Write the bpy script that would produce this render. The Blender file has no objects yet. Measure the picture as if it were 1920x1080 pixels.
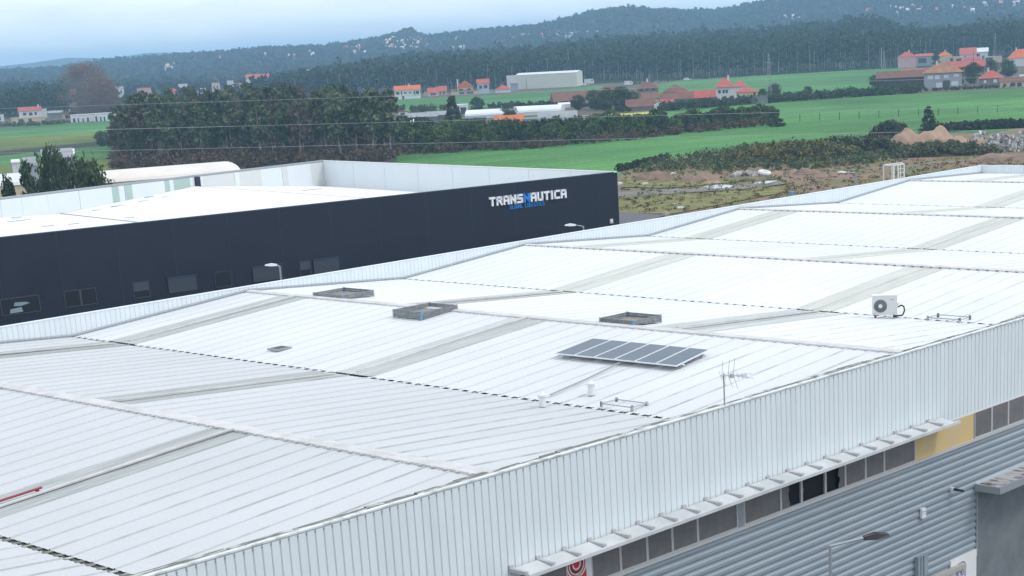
import bpy, math, random
import numpy as np

# ------------------------------------------------------------------ camera
FOC, PPX, PPY = 3232.33, 1121.42, 970.477          # calibrated from the roof lines (1920 px wide frame)
PITCH, ROLL, YAW = [math.radians(v) for v in (15.3642, -3.0352, 43.29626)]
CZ = 22.0
fw = np.array([math.cos(YAW)*math.cos(PITCH), math.sin(YAW)*math.cos(PITCH), -math.sin(PITCH)])
_r = np.array([math.sin(YAW), -math.cos(YAW), 0.0]); _u = np.cross(_r, fw)
cr = _r*math.cos(ROLL)+_u*math.sin(ROLL); cu = -_r*math.sin(ROLL)+_u*math.cos(ROLL)
CAM = np.array([0, 0, CZ])

sc = bpy.context.scene
import mathutils
cam = bpy.data.cameras.new('camera'); co = bpy.data.objects.new('camera', cam)
sc.collection.objects.link(co); sc.camera = co
cam.sensor_width = 36; cam.lens = FOC/1920*36
cam.shift_x = (960-PPX)/1920; cam.shift_y = (PPY-540)/1920
cam.clip_start = 0.5; cam.clip_end = 60000
M = mathutils.Matrix(((cr[0], cu[0], -fw[0], 0), (cr[1], cu[1], -fw[1], 0), (cr[2], cu[2], -fw[2], CZ), (0, 0, 0, 1)))
co.matrix_world = M

# ------------------------------------------------------------------ sky, sun, exposure
SUN_EL, SUN_AZ = math.radians(52), math.radians(300)   # high, behind thin cloud
w = bpy.data.worlds.new('World'); sc.world = w; w.use_nodes = True
nt = w.node_tree; nt.nodes.clear()
N = lambda t: nt.nodes.new(t)
out = N('ShaderNodeOutputWorld'); bg = N('ShaderNodeBackground'); bgc = N('ShaderNodeBackground'); mix = N('ShaderNodeMixShader')
sky = N('ShaderNodeTexSky'); sky.sky_type = 'NISHITA'; sky.sun_disc = False
sky.sun_elevation = SUN_EL; sky.sun_rotation = math.radians(90)-SUN_AZ
bg.inputs['Strength'].default_value = 0.11
nt.links.new(sky.outputs[0], bg.inputs['Color'])
tc = N('ShaderNodeTexCoord'); mp = N('ShaderNodeMapping'); mp.inputs['Scale'].default_value = (3.0, 3.0, 17)
nz = N('ShaderNodeTexNoise'); nz.inputs['Scale'].default_value = 1.9; nz.inputs['Detail'].default_value = 7; nz.inputs['Roughness'].default_value = .55
nz.inputs['Distortion'].default_value = .4
cr1 = N('ShaderNodeValToRGB')
cr1.color_ramp.elements[0].position = .36; cr1.color_ramp.elements[0].color = (.63, .71, .80, 1)
cr1.color_ramp.elements[1].position = .66; cr1.color_ramp.elements[1].color = (.87, .905, .945, 1)
nt.links.new(tc.outputs['Generated'], mp.inputs[0]); nt.links.new(mp.outputs[0], nz.inputs[0]); nt.links.new(nz.outputs[0], cr1.inputs[0])
nt.links.new(cr1.outputs[0], bgc.inputs['Color'])
sxyz = N('ShaderNodeSeparateXYZ'); nt.links.new(tc.outputs['Generated'], sxyz.inputs[0])      # overcast sky, paler all round towards the horizon
hzr = N('ShaderNodeMapRange'); hzr.interpolation_type = 'SMOOTHSTEP'; hzr.inputs['From Min'].default_value = -.02; hzr.inputs['From Max'].default_value = .22
hzr.inputs['To Min'].default_value = 1.12; hzr.inputs['To Max'].default_value = 1.02; nt.links.new(sxyz.outputs[2], hzr.inputs[0]); nt.links.new(hzr.outputs[0], bgc.inputs['Strength'])
mix.inputs[0].default_value = 0.9
nt.links.new(bg.outputs[0], mix.inputs[1]); nt.links.new(bgc.outputs[0], mix.inputs[2]); nt.links.new(mix.outputs[0], out.inputs['Surface'])

sl = bpy.data.lights.new('sun', 'SUN'); sl.energy = 0.85; sl.angle = math.radians(14); sl.color = (1, .975, .94)
so = bpy.data.objects.new('sun', sl); sc.collection.objects.link(so)
sd = mathutils.Vector((math.cos(SUN_AZ)*math.cos(SUN_EL), math.sin(SUN_AZ)*math.cos(SUN_EL), math.sin(SUN_EL)))
so.rotation_euler = sd.to_track_quat('Z', 'Y').to_euler(); so.location = (0, 0, 60)
sc.view_settings.view_transform = 'Standard'; sc.view_settings.look = 'None'
sc.view_settings.gamma = 1; sc.view_settings.use_curve_mapping = False
sc.view_settings.exposure = 0.66
try:
    sc.cycles.volume_bounces = 1; sc.cycles.max_bounces = 6
except Exception: pass

# ------------------------------------------------------------------ placing helpers
def ray(px, py): return fw + cr*(px-PPX)/FOC - cu*(py-PPY)/FOC
def G(px, py, z=0.0):                       # point of the picture on a level plane
    d = ray(px, py); return CAM + d*((z-CZ)/d[2])
def OY(px, py, y): d = ray(px, py); return CAM + d*(y/d[1])
def OD(px, py, D): d = ray(px, py); return CAM + d*(D/math.hypot(d[0], d[1]))
_pxs = np.linspace(-3500, 5500, 181)
def _horizon(px):
    # y where the ray is level
    a = fw + cr*(px-PPX)/FOC
    return PPY + FOC*a[2]/cu[2]
_az = np.array([math.atan2(*(ray(p, _horizon(p))[[1, 0]])) for p in _pxs])
def az_of(px): return float(np.interp(px, _pxs, _az))
def px_of_az(a): return np.interp(-a, -_az, _pxs)
def facing(p):                              # yaw that turns an object's -Y side to the camera
    return math.atan2(p[1], p[0]) - math.pi/2

# ------------------------------------------------------------------ object helpers
col = sc.collection
def setp(o, label=None, cat=None, group=None, kind=None):
    if label: o['label'] = label
    if cat: o['category'] = cat
    if group: o['group'] = group
    if kind: o['kind'] = kind
    return o
def empty(name, loc=(0, 0, 0), rz=0, label=None, cat=None, group=None):
    o = bpy.data.objects.new(name, None); col.objects.link(o); o.location = tuple(loc); o.rotation_euler = (0, 0, rz)
    o.empty_display_size = .3
    return setp(o, label, cat, group)
def link(name, me, parent=None, loc=None, rz=None):
    o = bpy.data.objects.new(name, me); col.objects.link(o)
    if parent: o.parent = parent
    if loc is not None: o.location = tuple(loc)
    if rz is not None: o.rotation_euler = (0, 0, rz)
    return o
class MB:
    def __init__(s): s.v = []; s.f = []
    def add(s, vs, fs):
        n = len(s.v); s.v += [tuple(map(float, q)) for q in vs]; s.f += [tuple(n+i for i in f) for f in fs]; return s
    def box(s, x0, x1, y0, y1, z0, z1):
        return s.add([(x0, y0, z0), (x1, y0, z0), (x1, y1, z0), (x0, y1, z0), (x0, y0, z1), (x1, y0, z1), (x1, y1, z1), (x0, y1, z1)],
                     [(0, 3, 2, 1), (4, 5, 6, 7), (0, 1, 5, 4), (1, 2, 6, 5), (2, 3, 7, 6), (3, 0, 4, 7)])
    def quad(s, a, b, c, d): return s.add([a, b, c, d], [(0, 1, 2, 3)])
    def prism(s, pts, y0, y1):              # xz outline extruded along y
        n = len(pts)
        vs = [(x, y0, z) for x, z in pts]+[(x, y1, z) for x, z in pts]
        fs = [tuple(range(n)), tuple(range(2*n-1, n-1, -1))]+[(i, i+n, (i+1) % n+n, (i+1) % n) for i in range(n)]
        return s.add(vs, fs)
    def prismx(s, pts, x0, x1):             # yz outline extruded along x
        n = len(pts)
        vs = [(x0, y, z) for y, z in pts]+[(x1, y, z) for y, z in pts]
        fs = [tuple(range(n-1, -1, -1)), tuple(range(n, 2*n))]+[(i, (i+1) % n, (i+1) % n+n, i+n) for i in range(n)]
        return s.add(vs, fs)
    def tube(s, a, b, r0, r1=None, n=6, cap=True):
        a = np.array(a, float); b = np.array(b, float); r1 = r0 if r1 is None else r1
        d = b-a; d /= (np.linalg.norm(d)+1e-12); t = np.array([0, 0, 1.]) if abs(d[2]) < .9 else np.array([1., 0, 0])
        p = np.cross(d, t); p /= np.linalg.norm(p); q = np.cross(d, p)
        vs = []
        for c, r in ((a, r0), (b, r1)):
            for k in range(n): an = 2*math.pi*k/n; vs.append(c+(p*math.cos(an)+q*math.sin(an))*r)
        fs = [(k, (k+1) % n, n+(k+1) % n, n+k) for k in range(n)]
        if cap: fs += [tuple(range(n-1, -1, -1)), tuple(range(n, 2*n))]
        return s.add(vs, fs)
    def mesh(s, name, m):
        me = bpy.data.meshes.new(name); me.from_pydata(s.v, [], s.f); me.update()
        for q in (m if isinstance(m, (list, tuple)) else [m]): me.materials.append(q)
        return me
    def obj(s, name, m, parent=None, loc=None, rz=None): return link(name, s.mesh(name, m), parent, loc, rz)
def npmesh(name, V, F, m, mi=None, smooth=False):
    """V (n,3), F (k,4 or 3) arrays -> mesh, quickly"""
    me = bpy.data.meshes.new(name); k = F.shape[1]
    me.vertices.add(len(V)); me.vertices.foreach_set('co', np.ascontiguousarray(V, np.float32).ravel())
    me.loops.add(F.size); me.loops.foreach_set('vertex_index', np.ascontiguousarray(F, np.int32).ravel())
    me.polygons.add(len(F)); me.polygons.foreach_set('loop_start', np.arange(0, F.size, k, dtype=np.int32))
    try: me.polygons.foreach_set('loop_total', np.full(len(F), k, np.int32))
    except Exception: pass
    for q in (m if isinstance(m, (list, tuple)) else [m]): me.materials.append(q)
    if mi is not None: me.polygons.foreach_set('material_index', mi.astype(np.int32))
    me.update(calc_edges=True); me.validate()
    if smooth: me.polygons.foreach_set('use_smooth', np.ones(len(F), bool))
    return me

# ------------------------------------------------------------------ materials
def mat(name, c, rough=.6, metal=0, var=0, scale=1.0, c2=None, sx=(1, 1, 1), bump=0, objvar=0, spec=.5, detail=5, lo=.35, hi=.65, coord='Object', bscale=None, emit=None, geomvar=0):
    m = bpy.data.materials.new(name); m.use_nodes = True; t = m.node_tree; b = t.nodes['Principled BSDF']
    b.inputs['Roughness'].default_value = rough; b.inputs['Metallic'].default_value = metal
    b.inputs['Specular IOR Level'].default_value = spec
    c = tuple(c)+(1,)
    src = None
    def nd(k): return t.nodes.new(k)
    if c2 is not None or var or bump:
        co_ = nd('ShaderNodeTexCoord'); mp_ = nd('ShaderNodeMapping'); mp_.inputs['Scale'].default_value = sx
        src_out = co_.outputs[coord] if coord != 'World' else nd('ShaderNodeNewGeometry').outputs['Position']
        t.links.new(src_out, mp_.inputs[0])
        n_ = nd('ShaderNodeTexNoise'); n_.inputs['Scale'].default_value = scale; n_.inputs['Detail'].default_value = detail; n_.inputs['Roughness'].default_value = .6
        t.links.new(mp_.outputs[0], n_.inputs[0])
        r_ = nd('ShaderNodeValToRGB'); r_.color_ramp.elements[0].position = lo; r_.color_ramp.elements[1].position = hi
        if c2 is None: c2 = tuple(max(0, x*(1-var)) for x in c[:3])
        r_.color_ramp.elements[0].color = tuple(c2)[:3]+(1,); r_.color_ramp.elements[1].color = c
        t.links.new(n_.outputs[0], r_.inputs[0]); src = r_.outputs[0]
        if bump:
            bp = nd('ShaderNodeBump'); bp.inputs['Strength'].default_value = bump; bp.inputs['Distance'].default_value = .05
            n2 = nd('ShaderNodeTexNoise'); n2.inputs['Scale'].default_value = bscale or scale*4; n2.inputs['Detail'].default_value = 4
            t.links.new(mp_.outputs[0], n2.inputs[0]); t.links.new(n2.outputs[0], bp.inputs['Height']); t.links.new(bp.outputs[0], b.inputs['Normal'])
    if objvar or geomvar:
        if geomvar:
            oi = nd('ShaderNodeNewGeometry'); ro_ = oi.outputs['Random Per Island']; amt = geomvar
        else:
            oi = nd('ShaderNodeObjectInfo'); ro_ = oi.outputs['Random']; amt = objvar
        mr = nd('ShaderNodeMapRange'); mr.inputs['To Min'].default_value = 1-amt; mr.inputs['To Max'].default_value = 1+amt
        t.links.new(ro_, mr.inputs[0])
        vm = nd('ShaderNodeVectorMath'); vm.operation = 'SCALE'
        if src is None:
            rgb = nd('ShaderNodeRGB'); rgb.outputs[0].default_value = c; src = rgb.outputs[0]
        t.links.new(src, vm.inputs[0]); t.links.new(mr.outputs[0], vm.inputs['Scale']); src = vm.outputs[0]
    if src is not None: t.links.new(src, b.inputs['Base Color'])
    else: b.inputs['Base Color'].default_value = c
    return m

def roof_mat(name, c, joint, amount):
    """sheet with streaks of grime that run down the slope (along x) and gather near the joints (y = 0), where the dark tone also paints in weak rib shading"""
    m = bpy.data.materials.new(name); m.use_nodes = True; t = m.node_tree; b = t.nodes['Principled BSDF']
    b.inputs['Roughness'].default_value = .55; b.inputs['Specular IOR Level'].default_value = .35
    nd = lambda k: t.nodes.new(k); L = t.links.new
    geo = nd('ShaderNodeNewGeometry'); mp_ = nd('ShaderNodeMapping'); mp_.inputs['Scale'].default_value = (.22, 5.0, 1)
    L(geo.outputs['Position'], mp_.inputs[0])
    n1 = nd('ShaderNodeTexNoise'); n1.inputs['Scale'].default_value = 1.3; n1.inputs['Detail'].default_value = 8; n1.inputs['Roughness'].default_value = .7
    L(mp_.outputs[0], n1.inputs[0])
    r1 = nd('ShaderNodeMapRange'); r1.inputs['From Min'].default_value = .60; r1.inputs['From Max'].default_value = .80; L(n1.outputs[0], r1.inputs[0])
    mp2 = nd('ShaderNodeMapping'); mp2.inputs['Scale'].default_value = (.06, .09, 1); L(geo.outputs['Position'], mp2.inputs[0])
    n2 = nd('ShaderNodeTexNoise'); n2.inputs['Scale'].default_value = 1.0; n2.inputs['Detail'].default_value = 3; L(mp2.outputs[0], n2.inputs[0])
    # nearness to the joint, from the world y of panels one metre wide
    sx_ = nd('ShaderNodeSeparateXYZ'); L(geo.outputs['Position'], sx_.inputs[0])
    fr = nd('ShaderNodeMath'); fr.operation = 'SUBTRACT'; fr.inputs[1].default_value = 31.95; L(sx_.outputs[1], fr.inputs[0])
    pp = nd('ShaderNodeMath'); pp.operation = 'PINGPONG'; pp.inputs[1].default_value = .5; L(fr.outputs[0], pp.inputs[0])
    jr = nd('ShaderNodeMapRange'); jr.inputs['From Min'].default_value = 0; jr.inputs['From Max'].default_value = .055
    jr.inputs['To Min'].default_value = 1; jr.inputs['To Max'].default_value = 0; L(pp.outputs[0], jr.inputs[0])
    jn = nd('ShaderNodeTexNoise'); jn.inputs['Scale'].default_value = .7; jn.inputs['Detail'].default_value = 6; L(geo.outputs['Position'], jn.inputs[0])
    jm = nd('ShaderNodeMapRange'); jm.inputs['From Min'].default_value = .48; jm.inputs['From Max'].default_value = .60; L(jn.outputs[0], jm.inputs[0])
    jj = nd('ShaderNodeMath'); jj.operation = 'MULTIPLY'; L(jr.outputs[0], jj.inputs[0]); L(jm.outputs[0], jj.inputs[1])
    j2 = nd('ShaderNodeMath'); j2.operation = 'MULTIPLY'; j2.inputs[1].default_value = joint; L(jj.outputs[0], j2.inputs[0])  # joint dirt tone also stands in for weak rib shading
    s2 = nd('ShaderNodeMath'); s2.operation = 'MULTIPLY'; L(r1.outputs[0], s2.inputs[0]); s2.inputs[1].default_value = amount
    ad = nd('ShaderNodeMath'); ad.operation = 'ADD'; ad.use_clamp = True; L(j2.outputs[0], ad.inputs[0]); L(s2.outputs[0], ad.inputs[1])
    n3 = nd('ShaderNodeMapRange'); n3.inputs['From Min'].default_value = .3; n3.inputs['From Max'].default_value = .7
    n3.inputs['To Min'].default_value = .93; n3.inputs['To Max'].default_value = 1.03; L(n2.outputs[0], n3.inputs[0])
    oi = nd('ShaderNodeObjectInfo'); mo = nd('ShaderNodeMapRange'); mo.inputs['To Min'].default_value = .975; mo.inputs['To Max'].default_value = 1.02; L(oi.outputs['Random'], mo.inputs[0])
    mu = nd('ShaderNodeMath'); mu.operation = 'MULTIPLY'; L(n3.outputs[0], mu.inputs[0]); L(mo.outputs[0], mu.inputs[1])
    mx = nd('ShaderNodeMix'); mx.data_type = 'RGBA'; mx.inputs['A'].default_value = tuple(c)+(1,); mx.inputs['B'].default_value = (.10, .105, .095, 1)
    L(ad.outputs[0], mx.inputs['Factor'])
    vm = nd('ShaderNodeVectorMath'); vm.operation = 'SCALE'; L(mx.outputs['Result'], vm.inputs[0]); L(mu.outputs[0], vm.inputs['Scale']); L(vm.outputs[0], b.inputs['Base Color'])
    return m

M_ROOF = roof_mat('white_roof_sheet', (.70, .715, .725), .20, .12)
M_ROOFDARK = roof_mat('darkened_roof_sheet', (.54, .55, .56), .30, .34)  # base tone darkened to imitate a dark gradient; the streaks are grime
M_ROOFMID = roof_mat('slightly_darkened_roof_sheet', (.64, .65, .66), .30, .20)  # middle step of the same painted gradient
M_SKY1 = mat('weathered_rooflight', (.56, .57, .51), .5, c2=(.47, .48, .43), scale=1.2, sx=(.3, 2, 1), coord='World', objvar=.05)
M_SKY2 = mat('grey_rooflight', (.50, .52, .50), .5, c2=(.38, .40, .39), scale=1.6, sx=(.25, 3, 1), coord='World', objvar=.12)
M_SKY3 = mat('dull_rooflight', (.40, .415, .40), .55, c2=(.27, .285, .28), scale=1.6, sx=(.25, 3, 1), coord='World', objvar=.12)
M_CLAD = mat('pale_blue_cladding', (.71, .755, .77), .45, c2=(.66, .71, .735), scale=1.5, sx=(1, 1, .25), coord='World', objvar=.015)
M_CLADBACK = mat('cladding_groove', (.52, .58, .61), .6)
M_FLASH = mat('white_flashing', (.66, .68, .69), .5, c2=(.42, .43, .41), scale=2.5, coord='World', lo=.36, hi=.5)
M_GRIME = mat('grimy_coping', (.50, .50, .48), .7, c2=(.14, .145, .12), scale=3.0, sx=(.5, 2, 1), coord='World', lo=.50, hi=.60, detail=8)
M_GUTTER = mat('dark_gutter', (.035, .045, .04), .5, c2=(.10, .11, .09), scale=2, coord='World')  # near-black colour with slightly lighter mottling
M_RIDGE = mat('ridge_capping', (.62, .60, .60), .6, c2=(.48, .47, .46), scale=1.5, coord='World')
M_PLANK = mat('grey_blue_corrugated_steel', (.29, .335, .37), .42, metal=.1, c2=(.245, .29, .325), scale=1.2, sx=(.3, 1, 2), coord='World', objvar=.03)
M_WFRAME = mat('greyed_white_frame', (.45, .45, .45), .5)
M_PANE = mat('filmed_grey_glass', (.165, .155, .155), .25, c2=(.13, .125, .125), scale=3, objvar=.12)
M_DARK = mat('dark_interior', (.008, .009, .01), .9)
M_YELLOW = mat('faded_yellow_board', (.60, .44, .17), .6, c2=(.55, .42, .24), scale=.9, coord='World')
M_CONC = mat('grey_render', (.17, .19, .20), .85, c2=(.13, .145, .155), scale=1.1, coord='World', bump=.2)
M_LCONC = mat('light_concrete', (.42, .40, .36), .85, c2=(.34, .33, .30), scale=1.2, coord='World')
M_WHITE = mat('white_paint', (.72, .72, .71), .5, var=.06, scale=1.5)
M_STEEL = mat('galvanised_steel', (.35, .37, .39), .45, metal=.4)
M_ALU = mat('white_tube', (.62, .61, .57), .45)
M_BLACK = mat('black_plastic', (.02, .02, .022), .5)
M_PV = mat('solar_glass', (.075, .105, .140), .34, c2=(.06, .09, .12), scale=.7, objvar=.06, spec=.3)
M_PVF = mat('aluminium_frame', (.72, .74, .76), .4, metal=.1)
M_ACW = mat('air_conditioner_casing', (.62, .62, .60), .5, var=.05, scale=3)
M_ACG = mat('fan_grille_grey', (.11, .12, .12), .6)
M_NAVY = mat('dark_navy_cladding', (.016, .021, .036), .42, c2=(.013, .017, .030), scale=.4, coord='World', spec=.35)
M_NAVYF = mat('navy_flashing', (.02, .045, .075), .4)
M_INNER = mat('white_parapet_panel', (.66, .70, .71), .5, var=.03, scale=.6, coord='World')
M_INNER2 = mat('cream_parapet_panel', (.60, .61, .59), .5, var=.03, scale=.6, coord='World')
M_MINT = mat('mint_parapet_panel', (.37, .48, .43), .5, var=.05, scale=.6, coord='World')
M_WROOF = mat('bright_white_membrane', (.80, .81, .82), .6, var=.04, scale=.15, coord='World')
M_SHUT = mat('grey_roller_shutter', (.045, .055, .075), .5)
M_DGLASS = mat('dark_window_glass', (.012, .014, .018), .12)
M_SIGNW = mat('sign_white', (.85, .86, .88), .4)
M_SIGNB = mat('sign_blue', (.02, .24, .72), .4)
M_RED = mat('sign_red', (.55, .02, .05), .5)
M_REDP = mat('dull_red_plastic', (.28, .03, .045), .6)
M_GREYM = mat('panel_grey_mark', (.33, .35, .37), .6)
M_SLAT = mat('bare_grey_boards', (.245, .26, .27), .8, c2=(.155, .165, .17), scale=6, objvar=.15)
M_BLUE = mat('blue_corner_sleeve', (.13, .27, .42), .6)
M_BROWNB = mat('dusty_board', (.27, .25, .23), .9, c2=(.2, .19, .18), scale=2)

# ground colours
M_EARTH = mat('rough_brown_ground', (.105, .072, .045), .95, c2=(.050, .058, .020), scale=.07, coord='World', detail=10, lo=.40, hi=.58)
M_LOT = mat('mossy_waste_ground', (.215, .135, .085), .95, c2=(.13, .12, .035), scale=.09, coord='World', detail=12, lo=.42, hi=.56)
M_MOSS = mat('mossy_grass_patch', (.205, .180, .045), .95, c2=(.105, .11, .025), scale=.35, coord='World', detail=10, lo=.4, hi=.6)
M_TRACK = mat('grey_gravel_track', (.21, .195, .165), .95, c2=(.11, .10, .07), scale=.25, coord='World', detail=8)
M_ASPH = mat('asphalt', (.115, .112, .120), .9, c2=(.095, .093, .10), scale=.6, coord='World')
M_YARD = mat('concrete_yard', (.16, .16, .16), .9, c2=(.12, .12, .12), scale=.5, coord='World')
M_PUD = mat('puddle_water', (.20, .22, .24), .06, spec=1)
def field_mat(name, c, c2, s=.03):
    m = mat(name, c, .9, c2=c2, scale=s, sx=(1, 1, 1), coord='World', detail=12, lo=.36, hi=.64, spec=.1)
    t = m.node_tree; b = t.nodes['Principled BSDF']; src = b.inputs['Base Color'].links[0].from_socket; nd = t.nodes.new
    g_ = nd('ShaderNodeNewGeometry'); mp_ = nd('ShaderNodeMapping'); mp_.inputs['Rotation'].default_value = (0, 0, math.radians(58)); mp_.inputs['Scale'].default_value = (.012, .35, 1)
    n_ = nd('ShaderNodeTexNoise'); n_.inputs['Scale'].default_value = 1; n_.inputs['Detail'].default_value = 8
    n2 = nd('ShaderNodeTexNoise'); n2.inputs['Scale'].default_value = 1.3; n2.inputs['Detail'].default_value = 4; n3 = nd('ShaderNodeTexNoise'); n3.inputs['Scale'].default_value = .008; n3.inputs['Detail'].default_value = 3
    t.links.new(g_.outputs['Position'], mp_.inputs[0]); t.links.new(mp_.outputs[0], n_.inputs[0]); t.links.new(g_.outputs['Position'], n2.inputs[0]); t.links.new(g_.outputs['Position'], n3.inputs[0])
    cur = src
    for q, (nn, lo, hi) in enumerate(((n_, .80, 1.20), (n2, .68, 1.32), (n3, .76, 1.28))):
        r = nd('ShaderNodeMapRange'); r.inputs['From Min'].default_value = .32; r.inputs['From Max'].default_value = .68; r.inputs['To Min'].default_value = lo; r.inputs['To Max'].default_value = hi
        v = nd('ShaderNodeVectorMath'); v.operation = 'SCALE'; t.links.new(nn.outputs[0], r.inputs[0]); t.links.new(cur, v.inputs[0]); t.links.new(r.outputs[0], v.inputs['Scale']); cur = v.outputs[0]
    t.links.new(cur, b.inputs['Base Color']); return m
M_GREEN = field_mat('bright_green_crop', (.088, .225, .062), (.060, .165, .048))
M_GREEN2 = field_mat('green_crop_far', (.082, .22, .066), (.058, .16, .052))
M_YELF = field_mat('yellow_green_meadow', (.155, .19, .045), (.085, .13, .035), .06)
M_DSTRIP = field_mat('dark_rough_strip', (.055, .06, .04), (.035, .045, .03), .1)
M_HILL = mat('wooded_hill', (.030, .045, .022), 1, c2=(.018, .030, .014), scale=.012, coord='World', detail=12, spec=.05)
M_SOIL = mat('bare_soil', (.29, .19, .135), .95, c2=(.17, .115, .085), scale=.35, coord='World', detail=9, bump=.4, bscale=1.2)
M_SAND = mat('sandy_soil', (.42, .285, .195), .95, c2=(.27, .175, .12), scale=.25, coord='World', detail=9, bump=.4, bscale=1.0)
M_RUB = mat('pale_rubble', (.50, .48, .45), .9, c2=(.22, .21, .20), scale=.8, coord='World', geomvar=.35)
M_BARK = mat('pale_bark', (.30, .265, .235), .9, objvar=.2)
M_BARKD = mat('dark_bark', (.06, .05, .042), .9)
def leaf(name, c, c2, ov=.22, gv=0):
    return mat(name, c, .8, c2=c2, scale=.35, coord='World', objvar=ov if not gv else 0, geomvar=gv, spec=.12, lo=.3, hi=.7, detail=3)
L_EUC = leaf('grey_green_eucalyptus_leaves', (0.132, 0.163, 0.085), (0.070, 0.090, 0.046))
L_PINE = leaf('dark_pine_needles', (0.080, 0.116, 0.049), (0.041, 0.061, 0.026))
L_BRN = leaf('brownish_leaves', (0.169, 0.135, 0.095), (0.088, 0.074, 0.051))
L_BUSH = leaf('hedge_green_leaves', (0.105, 0.154, 0.045), (0.049, 0.081, 0.028))
L_BUSHD = leaf('dark_hedge_leaves', (0.070, 0.101, 0.048), (0.036, 0.056, 0.028))
L_TWIG = leaf('bare_reddish_twigs', (.24, .16, .135), (.14, .10, .085))
L_FAR = leaf('far_forest_leaves', (0.046, 0.066, 0.034), (0.025, 0.038, 0.019), gv=.3)
L_SCRUB = leaf('grey_green_scrub', (.16, .18, .10), (.07, .095, .045), gv=.3)
L_SCRUB2 = leaf('yellow_green_scrub', (.25, .215, .07), (.13, .12, .04), gv=.3)
L_DRY = leaf('dry_brown_undergrowth', (0.143, 0.098, 0.062), (0.072, 0.055, 0.036), gv=.25)
T_OR = mat('orange_clay_tiles', (.62, .155, .045), .8, var=.25, scale=.8, coord='World')
T_RED = mat('red_clay_tiles', (.46, .095, .07), .8, var=.25, scale=.8, coord='World')
T_BRN = mat('old_brown_tiles', (.20, .085, .058), .9, c2=(.13, .07, .05), scale=.5, coord='World')
T_OCH = mat('ochre_lichen_tiles', (.36, .19, .09), .9, c2=(.25, .11, .075), scale=.35, coord='World')
T_GRY = mat('grey_fibre_roof', (.30, .31, .33), .8, var=.2, scale=.4, coord='World')
W_WH = mat('white_render', (.66, .67, .68), .8, var=.08, scale=.4, coord='World')
W_CR = mat('cream_render', (.60, .50, .36), .8, var=.08, scale=.4, coord='World')
W_PK = mat('pink_render', (.62, .37, .38), .8, var=.08, scale=.4, coord='World')
W_BL = mat('pale_blue_render', (.45, .53, .60), .8, var=.08, scale=.4, coord='World')
W_GR = mat('grey_render_wall', (.22, .22, .23), .85, var=.25, scale=.5, coord='World')
W_GB = mat('blue_grey_render', (.34, .37, .42), .85, var=.12, scale=.5, coord='World')
W_DK = mat('dark_stone_wall', (.055, .052, .052), .9, var=.4, scale=.6, coord='World')
W_HALL = mat('pale_green_hall_cladding', (.60, .63, .55), .6, var=.05, scale=.1, coord='World')
W_WIN = mat('dim_window', (.05, .06, .07), .3)
W_POLY = mat('white_polythene', (.74, .76, .80), .5, var=.1, scale=.2, coord='World')

# ------------------------------------------------------------------ terrain
def sky_alt(pts, D):                       # skyline in picture -> altitude at distance D, as a function of azimuth
    a = np.array([az_of(p[0]) for p in pts]); z = []
    for px, py in pts:
        d = ray(px, py); z.append(CZ + d[2]*(D/math.hypot(d[0], d[1])))
    return lambda A: np.interp(-A, -a, z)
D1, D2, D3 = 1600., 3000., 6500.
c1 = sky_alt([(-900, 190), (0, 160), (300, 150), (480, 143), (560, 133), (640, 120), (700, 107), (770, 97), (900, 92), (1000, 86), (1080, 76), (1200, 66), (1270, 64), (1340, 56), (1400, 56), (1460, 52), (1520, 46), (1570, 44), (1595, 30), (1640, 34), (1690, 52), (1760, 60), (1850, 45), (1920, 40), (2600, 20), (4500, 20)], D1)
c2 = sky_alt([(-1500, 190), (0, 130), (100, 126), (200, 110), (300, 102), (420, 94), (500, 87), (600, 84), (640, 80), (700, 70), (740, 63), (800, 65), (850, 60), (900, 53), (1000, 45), (1060, 33), (1120, 18), (1180, 10), (1240, 15), (1300, 18), (1370, 13), (1400, 5), (1480, -6), (1700, -18), (1920, -30), (2600, 10), (4500, 60)], D2)
c3 = sky_alt([(-900, 150), (0, 124), (60, 118), (130, 108), (210, 109), (280, 99), (400, 97), (600, 110), (2000, 60)], D3)
TREE1, TREE2 = 17., 10.
def T(x, y):
    x = np.asarray(x, float); y = np.asarray(y, float)
    A = np.arctan2(y, x); D = np.hypot(x, y)
    sm = lambda t: np.clip(t, 0, 1)**2*(3-2*np.clip(t, 0, 1))
    front = sm((1.6-np.abs(A-YAW))/.3)
    px = px_of_az(A)
    th1 = np.interp(px, [450, 650], [9., TREE1])
    h1 = np.maximum(c1(A)-th1, 0)*sm((D-1030)/(D1-1030))*(1-.65*sm((D-D1)/700))
    wob = 1+.10*np.sin(A*37+D*.0021)+.06*np.sin(A*91+D*.005)
    h2 = np.maximum(c2(A)-TREE2, 0)*sm((D-1900)/(D2-1900))**1.15*np.where(D < D2, 1-.12*(1-wob)*0, 1)*(1-.8*sm((D-D2)/1300))
    h2 *= 1+(wob-1)*(1-sm((D-D2+500)/500))*.8
    h3 = np.maximum(c3(A), 0)*sm((D-4800)/(D3-4800))*(1-.6*sm((D-D3)/1200))
    return np.maximum(np.maximum(h1, h2), h3)*front
def on_terrain(px, py):
    d = ray(px, py); d = d/math.hypot(d[0], d[1]); D = 250.
    while D < 9000:
        p = CAM+d*D
        if p[2] <= float(T(p[0], p[1])): return p
        D += max(4., D*.004)
    return CAM+d*D2
rads = np.concatenate([[0.5, 40, 100, 200, 400, 700, 900], np.arange(1000, 2000, 50), np.arange(2000, 3400, 50), np.arange(3450, 4800, 200), np.arange(4900, 8000, 200), [9000]])
front_az = np.linspace(YAW-.75, YAW+.75, 420); back_az = np.linspace(YAW+.75, YAW-.75+2*math.pi, 60)[1:-1]
azs = np.concatenate([front_az, back_az]); nA = len(azs)
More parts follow.
